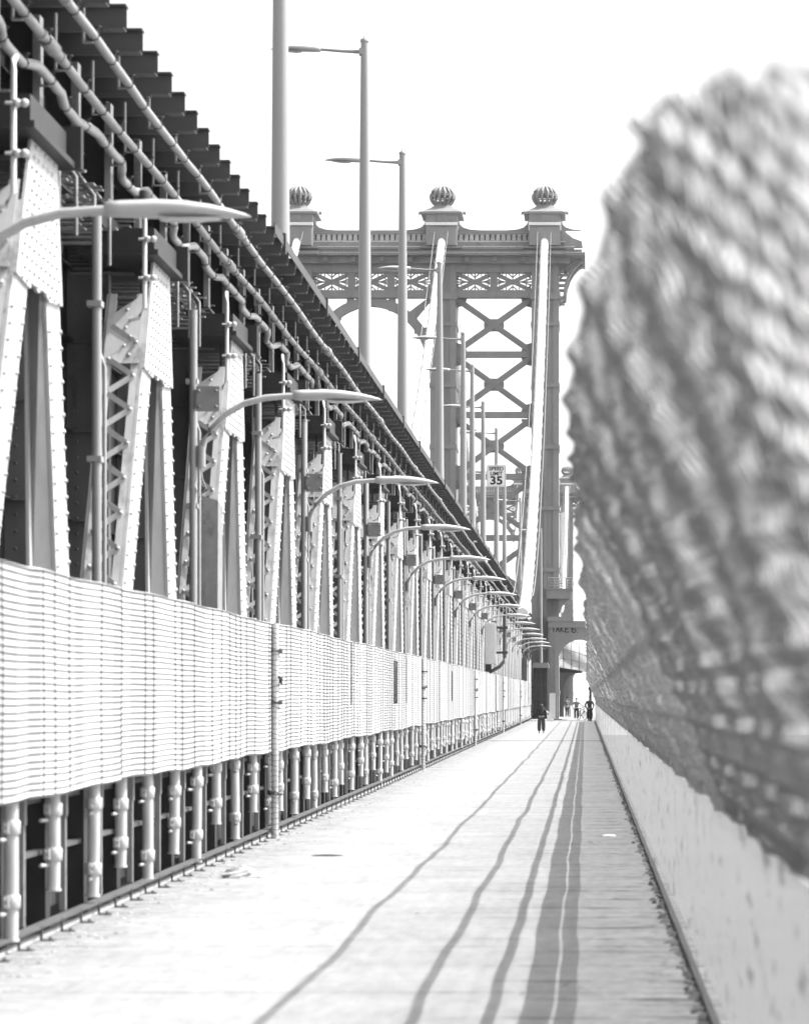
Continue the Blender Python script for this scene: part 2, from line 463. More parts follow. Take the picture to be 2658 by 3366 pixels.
PIPE = []
for q in range(6):
    mb = MB(); zb_ = .13 if q % 2 == 0 else (.36 if q % 3 else .30)
    mb.tube([(0, 0, zb_), (.004, 0, .6), (0, .004, 1.3), (0, 0, 2.96)], .056, 12)
    mb.lathe((0, 0, zb_-.012), [(.066, 0), (.066, .018)], 12)
    PIPE.append(mb.mesh('post', M['pipe']))
mb = MB()
mb.lathe((0, 0, -.055), [(.066, 0), (.074, .008), (.074, .10), (.066, .11)], 12)
mb.cbox((-.01, -.078, 0), (.05, .03, .085)); mb.dome((-.01, -.093, .025), (0, -1, 0), .012, .014); mb.dome((-.01, -.093, -.025), (0, -1, 0), .012, .014)
mb.tube([(-.02, -.05, -.09), (-.02, -.17, -.09)], .016, 6)
COLLAR = mb.mesh('collar', M['pipe'])
mb = MB(); mb.box(-.05, -.03, 0, .02, 0, .12); mb.box(-.05, .07, 0, .08, .001, .012); mb.dome((.03, .04, .012), (0, 0, 1), .02, .025)
FOOT = mb.mesh('foot_bracket', M['web'])
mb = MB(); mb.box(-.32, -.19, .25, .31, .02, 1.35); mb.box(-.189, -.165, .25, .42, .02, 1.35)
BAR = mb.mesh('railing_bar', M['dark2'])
mb = MB(); mb.box(-.185, -.13, 0, .05, .13, .949); mb.box(-.185, -.12, -.01, .06, .95, 1.3)
ANG = mb.mesh('backing_angle', M['mid'])

netting_section('a', 'closest and largest length of white netted fence, wide pleats above thick pipes', 15.0, 33.1, 1)
netting_section('b', 'white netted fence between the first and second wire-wrapped posts, torn dark seams', 33.25, 63.3, 2,
                gaps=((44.3, 44.75, .25, .9), (54.2, 55.3, .3, .8), (57.6, 57.95, .3, .9)))
netting_section('c', 'white netted fence just past the second wire-wrapped post, ending short of the antenna', 63.45, 94.0, 3, gaps=((78.0, 78.5, .3, .8),))
netting_section('d', 'white netted fence that the panel antenna stands above, pipes thinly seen below', 94.15, 125.0, 4, seg=.6)
netting_section('e', 'far length of white netted fence leading to the woman with long hair', 125.15, 160.0, 5, seg=.8)
netting_section('f', 'last length of white netted fence ending at the dark tower pedestal', 160.15, 194.0, 6, seg=1.0)

# ------------------------------------------------------------------ truss posts behind the barrier
XT = -5.0
def lerp(a, b, t): return a + (b-a)*t
def leg_l(z): return lerp(-4.08, -1.02, z/7.0)
def leg_r(z): return lerp(.63, -.53, z/7.0)
def truss_parts():
    P = {}
    def plate(fy, w0, x0, x1, z0, z1):
        m = MB(); a, b = fy(z0), fy(z1)
        m.hexa([(x0, a-w0/2, z0), (x1, a-w0/2, z0), (x1, a+w0/2, z0), (x0, a+w0/2, z0)], [(x0, b-w0/2, z1), (x1, b-w0/2, z1), (x1, b+w0/2, z1), (x0, b+w0/2, z1)])
        return m
    # near leg: sunlit flange + laced side facing the camera
    m = plate(leg_l, .56, -.035, 0, 0, 6.4); P['flange'] = [m]
    m = plate(leg_r, .56, -.035, 0, 0, 6.4); P['flange'].append(m)
    side = MB()
    for fy, w0, x0, x1 in ((leg_l, .03, -.13, -.036), (leg_l, .03, -.44, -.36)):
        a, b = fy(0)-.262, fy(6.6)-.262
        side.hexa([(x0, a-.015, 0), (x1, a-.015, 0), (x1, a+.015, 0), (x0, a+.015, 0)], [(x0, b-.015, 6.6), (x1, b-.015, 6.6), (x1, b+.015, 6.6), (x0, b+.015, 6.6)])
    a, b = leg_l(0)-.1, leg_l(6.6)-.1
    side.hexa([(-.48, a-.15, 0), (-.445, a-.15, 0), (-.445, a+.3, 0), (-.48, a+.3, 0)], [(-.48, b-.15, 6.6), (-.445, b-.15, 6.6), (-.445, b+.3, 6.6), (-.48, b+.3, 6.6)])
    # far leg: solid web facing the camera
    def wp(z): return leg_r(z)-.27
    side.hexa([(-.20, -.24, 0), (-.036, wp(0), 0), (-.036, wp(0)+.02, 0), (-.20, -.22, 0)], [(-.20, -.24, 3.2), (-.036, wp(3.2), 3.2), (-.036, wp(3.2)+.02, 3.2), (-.20, -.22, 3.2)])
    side.hexa([(-.20, -.24, 3.2), (-.036, wp(3.2), 3.2), (-.036, wp(3.2)+.02, 3.2), (-.20, -.22, 3.2)], [(-.20, -.5, 6.2), (-.036, wp(6.2), 6.2), (-.036, wp(6.2)+.02, 6.2), (-.20, -.48, 6.2)])
    P['web_plate'] = [side]
    lace = MB(); per = .40; z = .2; k = 0
    while z < 5.9:
        y0, y1 = leg_l(z)-.29, leg_l(z+per/2)-.29
        lace.bar((-.38, y0, z), (-.09, y1, z+per/2), .062, .014); lace.bar((-.09, y1-.014, z+per/2), (-.38, leg_l(z+per)-.304, z+per), .062, .014)
        lace.dome((-.085, y1-.022, z+per/2), (0, -1, 0), .026, .03)
        lace.dome((-.38, y0-.022, z), (0, -1, 0), .026, .03)
        z += per; k += 1
    lace.hexa([(-.44, leg_l(5.75)-.30, 5.75), (-.04, leg_l(5.75)-.30, 5.75), (-.04, leg_l(5.75)-.284, 5.75), (-.44, leg_l(5.75)-.284, 5.75)],
              [(-.44, leg_l(6.3)-.30, 6.3), (-.04, leg_l(6.6)-.30, 6.6), (-.04, leg_l(6.6)-.284, 6.6), (-.44, leg_l(6.3)-.284, 6.3)])
    for q in range(6): lace.dome((-.16-.06*(q % 2), leg_l(5.85+q*.11)-.302, 5.85+q*.11), (0, -1, 0), .024, .024)
    P['lacing'] = [lace]
    mid = MB(); mid.hexa([(-.235, -.26, 0), (-.201, -.26, 0), (-.201, -.10, 0), (-.235, -.10, 0)], [(-.235, -.50, 6.3), (-.201, -.50, 6.3), (-.201, -.36, 6.3), (-.235, -.36, 6.3)])
    P['strut'] = [mid]
    g = MB()
    poly = [(leg_l(5.7)-.28, 5.7), (leg_l(5.65)+.28, 5.65), (-1.25, 5.72), (-1.02, 5.66), (-.8, 5.72), (leg_r(5.65)-.28, 5.65), (leg_r(5.7)+.28, 5.7), (leg_r(7)+.28, 7.0), (leg_l(7)-.28, 7.0)]
    g.prism(poly, 'x', .001, .03)
    P['gusset'] = [g]
    rv = MB()
    for fy, hw in ((leg_l, .22), (leg_r, .22)):
        z = .9
        while z < 5.5:
            rv.dome((0, fy(z)-hw, z), (1, 0, 0), .026, .03); rv.dome((0, fy(z)+hw, z+.06), (1, 0, 0), .026, .03)
            z += .155
    for i in range(13):
        for j in range(10):
            z = 5.7+i*.105; y = -1.85+j*.18+.09*(i % 2)
            if y < leg_l(z)-.2 or y > leg_r(z)+.15: continue
            
            rv.dome((.03, y, z), (1, 0, 0), .026, .028)
    P['rivets'] = [rv]
    cap = MB()
    cap.box(-.75, .16, -1.75, -.1, 7.0, 7.06); cap.box(-.7, .10, -1.65, -.2, 7.06, 7.32); cap.box(-.75, .22, -.1, 0.0, 7.0, 7.4)
    P['cap'] = [cap]
    dp_ = MB(); dp_.tube([(-.03, -4.2, 0), (-.03, -4.2, 6.95)], .05, 10); dp_.tube([(.02, -4.05, 1.5), (.02, -4.05, 5.4), (-.1, -3.9, 5.7)], .022, 6)
    for z in (2.6, 4.4, 6.0): dp_.box(-.12, .03, -4.27, -4.13, z, z+.06)
    P['downpipe'] = [dp_]
    dr = MB()   # service conduit with twin knobs, on the camera side of the post
    yk = -2.35
    dr.tube([(.06, yk+.35, 7.55), (.10, yk+.1, 7.45), (.12, yk, 7.35), (.12, yk, 6.3), (.05, yk, 6.18), (-.06, yk, 6.16)], .026, 8)
    for z, s in ((7.05, .9), (6.62, 1.)):
        for x in (.02, .085):
            dr.lathe((x+.14, yk-.04, z-.035), [(.012, 0), (.036*s, .012), (.04*s, .035), (.036*s, .058), (.012, .07)], 8)
        dr.tube([(.06, yk-.04, z), (.26, yk-.04, z)], .015, 6)
    P['service_conduit'] = [dr]
    return P
TP = truss_parts()
TMAT = {'flange': 'truss', 'web_plate': 'truss', 'lacing': 'truss', 'strut': 'truss', 'gusset': 'truss', 'rivets': 'truss', 'cap': 'dark2', 'downpipe': 'pole', 'service_conduit': 'pipe'}
TMESH = {k: [m.mesh(k, M[TMAT[k]]) for m in v] for k, v in TP.items()}
proto = None; POSTS = []
for i in range(29):
    y = 28.6 + 6.03*(i-2)
    lab = nth(i) + ' riveted A-shaped truss post behind the netted fence, counted from the near end'
    if proto is None:
        proto = thing('truss_post', lab, 'truss post', (XT, y, 0), 'riveted truss posts along the left side')
        for k, ms in TMESH.items():
            for me in ms: obj('rivet' if k == 'rivets' else k, me, proto)
        o = proto
    else:
        o = copy_tree(proto); o.location = (XT, y, 0); o['label'] = lab
    POSTS.append(o)

# ------------------------------------------------------------------ girder wall behind the posts
root = thing('plate_girder', 'dark riveted plate girder standing behind the row of truss posts', 'girder', (-6.1, 12, 0))
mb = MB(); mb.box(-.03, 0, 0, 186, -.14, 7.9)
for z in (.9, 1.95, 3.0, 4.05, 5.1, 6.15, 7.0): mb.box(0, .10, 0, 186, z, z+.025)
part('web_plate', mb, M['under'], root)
mb = MB(); mb.box(0.001, .48, -.02, 0, 0, 7.6); mb.box(.40, .48, -.05, -.02, 0, 7.6); mb.box(.485, .50, -.06, .10, 0, 7.6)
for z in (.9, 1.95, 3.0, 4.05, 5.1, 6.15, 7.0):
    mb.box(.02, .40, -.10, -.02, z-.01, z+.02)
for k in range(40):
    z = .3+k*.18; mb.dome((.44, -.05, z), (0, -1, 0), .022, .022); mb.dome((.12, -.02, z), (0, -1, 0), .02, .018)
SM = mb.mesh('stiffener', M['stiff'])
for i in range(62): obj('stiffener', SM, root, (0, .9+i*3.0, 0))

# ------------------------------------------------------------------ upper deck with its cantilever beams
ud = thing('upper_deck', 'dark overhanging upper deck with a stepped row of steel beam ends', 'bridge deck', (0, 12, 0))
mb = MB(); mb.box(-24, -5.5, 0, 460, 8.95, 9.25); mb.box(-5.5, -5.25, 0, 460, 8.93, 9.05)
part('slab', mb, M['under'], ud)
XC = -4.6
mb = MB()
mb.box(-9.0, XC, -.012, .012, 8.70, 8.91)
mb.box(-9.0, XC+.004, -.075, .075, 8.911, 8.93); mb.box(-9.0, XC-.02, -.075, .075, 8.68, 8.699)
mb.box(-5.65, XC-.22, -.07, -.012, 8.655, 8.679)
BM = mb.mesh('cross_beam', M['beam'])
mb2 = MB()
beams = []
for i in range(218):
    y = 4.0 + i*.865
    if i < 100: obj('cross_beam', BM, ud, (0, y, 0))
    else: mb2.v += [(a, b+y, c) for a, b, c in mb.v]; mb2.f += [tuple(q+(i-100)*len(mb.v) for q in f) for f in mb.f]; mb2.smooth += mb.smooth
tag(part('cross_beams_beyond', mb2, M['beam'], ud), kind='stuff')
# floor beams hanging lower, with pale edge angles
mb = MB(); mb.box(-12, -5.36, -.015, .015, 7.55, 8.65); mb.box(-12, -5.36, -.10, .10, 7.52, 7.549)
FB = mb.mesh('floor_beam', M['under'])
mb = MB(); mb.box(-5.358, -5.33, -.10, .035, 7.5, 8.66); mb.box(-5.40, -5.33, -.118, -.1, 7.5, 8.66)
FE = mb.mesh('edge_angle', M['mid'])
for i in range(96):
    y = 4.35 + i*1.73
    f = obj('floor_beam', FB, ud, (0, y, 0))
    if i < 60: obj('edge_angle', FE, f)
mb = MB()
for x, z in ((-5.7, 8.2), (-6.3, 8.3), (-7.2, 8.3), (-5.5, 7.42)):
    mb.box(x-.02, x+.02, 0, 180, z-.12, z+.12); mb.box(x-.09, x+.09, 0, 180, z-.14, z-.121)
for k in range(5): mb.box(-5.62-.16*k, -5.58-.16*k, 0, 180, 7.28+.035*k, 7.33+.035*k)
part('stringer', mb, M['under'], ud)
# short pieces of framing under the deck between the posts: a stack of small horizontal angles
mb = MB()
rnd = random.Random(5)
for k in range(13):
    z = 6.95+k*.052
    mb.box(-6.05, -5.12-rnd.uniform(0, .3), -.03-rnd.uniform(0, .1), .02, z, z+.016)
for k in range(4): mb.dome((-5.3-.08*k, -.1, 7.1+.12*k), (0, -1, 0), .03, .03)
mb.tube([(-5.2, -.1, 6.7), (-5.2, -.1, 7.3), (-5.35, -.1, 7.5)], .02, 6)
ST = mb.mesh('bracing', M['mid'])
for i in range(29):
    for dy in (-5.1, -4.3, -3.4, -2.6, -.7): 
        obj('bracing', ST, ud, (0, 28.6+6.03*(i-2)+dy-12, 0))
mb = MB(); mb.box(XC+.006, XC+.022, 23, 178, 8.83, 8.985)
for i in range(26): mb.box(XC+.0, XC+.05, 24+i*5.9, 24.14+i*5.9, 8.72, 9.03)
part('fascia', mb, M['beam'], ud)

# ------------------------------------------------------------------ conduits under the overhang
def conduit(label, x, z, r, m, wavy, seed):
    rnd = random.Random(seed)
    root = thing('conduit', label, 'conduit', (x, 14, z), 'conduits hung under the upper deck')
    pts = []; y = 0.
    while y < 172:
        if wavy:
            c_ = int(y/3.015); ph = (y % 3.015)/3.015 + .12*math.sin(c_*2.3)
            k = (.13+.05*math.sin(c_*1.7))*max(0, min(1, (1-abs(ph-.46)/.24)*2.2))
            pts.append((-.55*k, y, -k*.55 + rnd.uniform(-.01, .01))); y += .17
        else:
            pts.append((rnd.uniform(-.006, .006), y, .018*math.sin(y*.8+seed))); y += .9
    mb = MB(); mb.tube(pts, r, 8)
    part('pipe', mb, m, root)
    st = MB()
    st.tube([((r+.008)*math.cos(a), .03*math.cos(a), (r+.008)*math.sin(a)) for a in [q*math.pi/4 for q in range(9)]], .0085, 4, caps=False)
    st.cbox((.03, 0, r+.02), (.05, .035, .03)); st.dome((.055, 0, r+.03), (1, 0, 0), .014, .03)
    SM_ = st.mesh('strap', M['dark2'])
    for k in range(100):
        y = .35+k*.865
        i = min(range(len(pts)), key=lambda q: abs(pts[q][1]-y)); px, _, pz = pts[i]
        obj('strap', SM_, root, (px, y, pz))
    if not wavy:
        cp = MB(); cp.tube([(0, 0, 0), (0, .06, 0), (0, .34, 0), (0, .4, 0)], [r*1.2, r*1.55, r*1.55, r*1.2], 8)
        for a in (-.25, .55): cp.tube([(0, a, 0), (0, a+.07, 0)], r*1.3, 8)
        CM = cp.mesh('coupling', m); y = 6.2+seed
        while y < 150:
            obj('coupling', CM, root, (0, y, .018*math.sin(y*.8+seed))); y += 11.3
    hg = MB(); hg.box(-.10, -.08, -.02, .02, -.05, .5); hg.box(-.10, .0, -.02, .02, -.065, -.05)
    HM = hg.mesh('hanger', M['mid'])
    for k in range(62): obj('hanger', HM, root, (0, .35+k*1.73, 0))
conduit('upper outermost grey conduit strapped under the beam ends', -4.78, 8.40, .047, M['conduit'], False, 1)
conduit('middle grey conduit running between the straight upper and the kinked lower one', -5.05, 8.13, .047, M['conduit'], False, 2)
conduit('lowest pale conduit, kinked in and out around every bracket', -5.2, 7.98, .05, M['palecond'], True, 3)

# ------------------------------------------------------------------ walkway lamps
def lamp_head():
    """cobra head pointing to +x, arm end at x=0"""
    m = MB(); n = 12; vs = []; fs = []
    prof = [(0, .05, .05, 0), (.008, .072, .074, .0), (.12, .085, .080, .0), (.38, .125, .086, .002), (.62, .15, .078, -.004), (.82, .135, .060, -.016), (.98, .09, .038, -.030), (1.08, .045, .019, -.042), (1.13, .008, .004, -.050)]
    for x, wy, hz, dz in prof:
        for k in range(n):
            a = 2*math.pi*k/n
            zz = math.sin(a)*hz
            if zz < 0: zz *= .72
            vs.append((x, math.cos(a)*wy, zz+dz))
    for i in range(len(prof)-1):
        for k in range(n):
            k2 = (k+1) % n; fs.append((i*n+k, i*n+k2, (i+1)*n+k2, (i+1)*n+k))
    m.add(vs, fs, True); m.add(vs[:n], [tuple(range(n))]); m.add(vs[-n:], [tuple(range(n))])
    return m
HEAD = lamp_head().mesh('lamp_head', M['lamp'])
mb = MB(); vs = []; fs = []
for i, (x, wy, dz) in enumerate(((.42, .09, -.058), (.52, .115, -.072), (.72, .11, -.072), (.90, .06, -.058))):
    for k in range(7):
        t = -1+k/3; vs.append((x, t*wy, dz-.018*(1-t*t)))
for i in range(3):
    for k in range(6): fs.append((i*7+k, (i+1)*7+k, (i+1)*7+k+1, i*7+k+1))
mb.add(vs, fs, True)
LENS = mb.mesh('lens', M['lens'])
mb = MB(); mb.lathe((.30, 0, .08), [(.045, 0), (.045, .06), (.04, .075)], 10)
CELL = mb.mesh('light_sensor', M['dark2'])
arm = MB()
arm.tube([(-4.93, 0, 5.12), (-4.90, 0, 5.28), (-4.80, 0, 5.46), (-4.62, 0, 5.63), (-4.38, 0, 5.77), (-4.10, 0, 5.845), (-3.82, 0, 5.865), (-3.70, 0, 5.868)],
         [.05, .048, .046, .044, .043, .042, .041, .041], 10)
ARM = arm.mesh('arm', M['palecond'])
mast = MB(); mast.tube([(-5.03, 0, 0), (-5.03, 0, 6.9)], .048, 10); mast.tube([(-4.93, 0, 5.22), (-4.93, 0, 4.95)], .06, 10)
mast.box(-5.03, -4.93, -.02, .02, 5.0, 5.05)
mast.tube([(-4.93, -.02, 4.95), (-4.91, -.03, 4.8), (-4.86, -.03, 4.68), (-4.95, -.03, 4.56), (-5.0, -.03, 4.7)], .01, 5)
MAST = mast.mesh('mast', M['pole'])
bx = MB(); bx.box(-4.98, -4.68, -.10, -.06, 5.66, 5.98)
for x in (-4.94, -4.72):
    for z in (5.72, 5.92): bx.dome((x, -.10, z), (0, -1, 0), .022, .03)
bx.box(-5.02, -4.98, -.06, .02, 5.7, 5.94)
BOX = bx.mesh('junction_plate', M['mid'])
lp = None
for i in range(27):
    y = 18.5 + 11.93*i
    lab = ('largest walkway lamp, its big pale head in front of the conduits' if i == 0 else
           nth(i) + ' curved-arm walkway lamp above the netted fence, counting from the near end')
    far = y > 190
    if lp is None:
        lp = thing('walkway_lamp', lab, 'lamp', (0, y, -.08), 'curved walkway lamps in a row')
        h = obj('lamp_head', HEAD, lp, (-3.74, 0, 5.868)); obj('lens', LENS, h); obj('light_sensor', CELL, h)
        obj('arm', ARM, lp); obj('mast', MAST, lp); obj('junction_plate', BOX, lp)
        o = lp
    else:
        o = copy_tree(lp); o.location = (0, y, -.03); o['label'] = lab; o.rotation_euler = (random.uniform(-.012, .012), random.uniform(-.006, .006), random.uniform(-.012, .012))
    if i == 1:   # the second lamp has a smooth cable duct on its mast
        mb = MB(); mb.hexa([(-4.98, .25, 1.2), (-4.76, .25, 1.2), (-4.76, .75, 1.2), (-4.98, .75, 1.2)], [(-4.98, .35, 4.62), (-4.76, .35, 4.55), (-4.76, .75, 4.5), (-4.98, .75, 4.6)])
        part('cable_duct', mb, M['mid'], o)

# ------------------------------------------------------------------ tall lamp poles on the upper deck
def pole_mesh(hh):
    m = MB(); m.tube([(0, 0, 8.9), (0, 0, 9.3), (0, 0, 12.5), (0, 0, hh)], [.17, .15, .128, .085], 16)
    m.lathe((0, 0, hh), [(.10, 0), (.10, .05), (.02, .10), (.015, .15)], 12)
    return m.mesh('pole', M['pole'])
PM = pole_mesh(16.6)
mb = MB(); mb.tube([(-.05, 0, 16.38), (-.5, 0, 16.40), (-1.0, 0, 16.44)], [.045, .035, .032], 8); mb.cbox((-.06, 0, 16.38), (.12, .17, .14))
PA = mb.mesh('arm', M['pole'])
mb = MB(); mb.lathe((0, 0, 8.9), [(.22, 0), (.22, .06), (.14, .1), (.12, .3)], 12)
PB = mb.mesh('base_plate', M['pole'])
pl = None
XP = -4.92
plist = [(643, 1.), (465, 1.), (385, 1.), (307, 1.), (257, 1.), (238, .985), (215, .97), (187, 1.01), (170, .95), (137, 1.02)]
names = ['thickest tall pole, covering one side of a ball finial', 'second thickest tall pole, rising past the arch of the tower', 'tall street light whose head hangs in clear sky above the parapet',
         'tall street light in front of the slanting white cable of the middle ball', 'tall street light in front of the inner tower leg', 'tall street light between the cables, close behind another',
         'tall street light just beside the speed limit sign', 'tall street light carrying the speed limit sign', 'tall pole partly behind the speed limit sign', 'short-looking street light between the sign and the outermost cable']
for i, (u, s) in enumerate(plist):
    d = 5000*-XP/u
    if pl is None:
        pl = thing('street_light', names[i] , 'street light', (XP, d, 0), 'tall street lights on the upper deck')
        obj('pole', PM, pl); obj('arm', PA, pl); obj('base_plate', PB, pl)
        h = obj('lamp_head', HEAD, pl, (-.98, 0, 16.43)); h.rotation_euler = (0, R(-3), R(180)); obj('lens', LENS, h)
        o = pl
    else:
        o = copy_tree(pl); o.location = (XP, d, (s-1)*16); o['label'] = names[i]
    if i == 7: SIGNPOLE = (XP, d)
o = copy_tree(pl); o.location = (-3.62, 194.6, -.9); o['label'] = 'slim farthest street light rising from the dark tower pedestal'
for ch in list(o.children):
    if ch.name.startswith('pole'):
        mm = MB(); mm.tube([(0, 0, .93), (0, 0, 5.0), (0, 0, 16.6)], [.17, .15, .09], 12); ch.data = mm.mesh('pole', M['pole'])
    if ch.name.startswith('base'):
        mm = MB(); mm.lathe((0, 0, .9), [(.26, 0), (.26, .06), (.19, .1), (.18, .3)], 12); ch.data = mm.mesh('base_plate', M['pole'])

# speed limit sign
def text_mesh(body, size, mat_, extrude=.004):
    c = bpy.data.curves.new('lettering', 'FONT'); c.body = body; c.size = size; c.align_x = 'CENTER'; c.align_y = 'CENTER'; c.extrude = extrude
    c.offset = size*.03
    t = bpy.data.objects.new('tmp', c); COL.objects.link(t)
    me = bpy.data.meshes.new_from_object(t.evaluated_get(bpy.context.evaluated_depsgraph_get()))
    bpy.data.objects.remove(t); me.materials.clear(); me.materials.append(mat_); me.name = 'lettering'
    return me
sd = SIGNPOLE[1]
sg = thing('speed_limit_sign', 'white rectangular sign reading SPEED LIMIT 35 in black', 'sign', (XP, sd-.16, 2+462/5000*sd))
mb = MB(); w2, h2 = .53, .605
mb.box(-w2, w2, -.012, .012, -h2, h2)
part('panel', mb, M['sign'], sg)
mb = MB(); e = .035; t = .016
for a in ((-w2+e, w2-e, h2-e-t, h2-e), (-w2+e, w2-e, -h2+e, -h2+e+t)): mb.box(a[0], a[1], -.0155, -.0125, a[2], a[3])
for a in ((-w2+e, -w2+e+t), (w2-e-t, w2-e)): mb.box(a[0], a[1], -.0155, -.0125, -h2+e+t+.001, h2-e-t-.001)
part('border', mb, M['ink'], sg)
for body, size, z, sx in (('SPEED', .27, .40, 1.12), ('LIMIT', .27, .125, 1.08), ('35', .60, -.27, 1.2)):
    o = obj('lettering', text_mesh(body, size, M['ink']), sg, (0, -.018, z)); o.rotation_euler = (R(90), 0, 0); o.scale = (sx, 1.05, 1)
mb = MB(); mb.box(-.12, .12, .013, .09, .25, .3); mb.box(-.12, .12, .013, .09, -.3, -.25); part('bracket', mb, M['mid'], sg)

# panel antenna on its dark post
ad = 109.
an = thing('panel_antenna', 'white upright panel antenna held beside a dark pipe above the fence', 'antenna', (-4.36, ad, 0))
mb = MB(); zt_, zb_ = 2+153/5000*ad, 2+65/5000*ad
n = 10; poly = [(-.27, zb_), (.27, zb_), (.27, zt_-.06), (.2, zt_), (-.2, zt_), (-.27, zt_-.06)]
mb.prism(poly, 'y', -.10, .08); mb.prism([(p[0]*.86, zb_+.04+(p[1]-zb_)*.96) for p in poly], 'y', -.14, -.101)
part('housing', mb, M['plastic'], an)
mb = MB(); mb.box(-.22, .05, -.08, .06, zb_-.35, zb_-.005); part('connector_box', mb, M['dark2'], an)
mb = MB(); mb.tube([(.66, .1, 5.65), (.66, .1, 4.2), (.66, .1, 3.75), (.60, .1, 3.5), (.42, .1, 3.3), (.15, .12, 3.14), (-.05, .25, 3.05), (-.25, .3, 2.9), (-.3, .3, 0)], .085, 12)
part('support_pipe', mb, M['web'], an)
mb = MB()
for z in (5.1, 3.95): mb.box(.15, .62, .085, .13, z-.05, z+.05); mb.box(.55, .8, .0, .18, z-.06, z+.06)
part('clamp', mb, M['dark'], an)

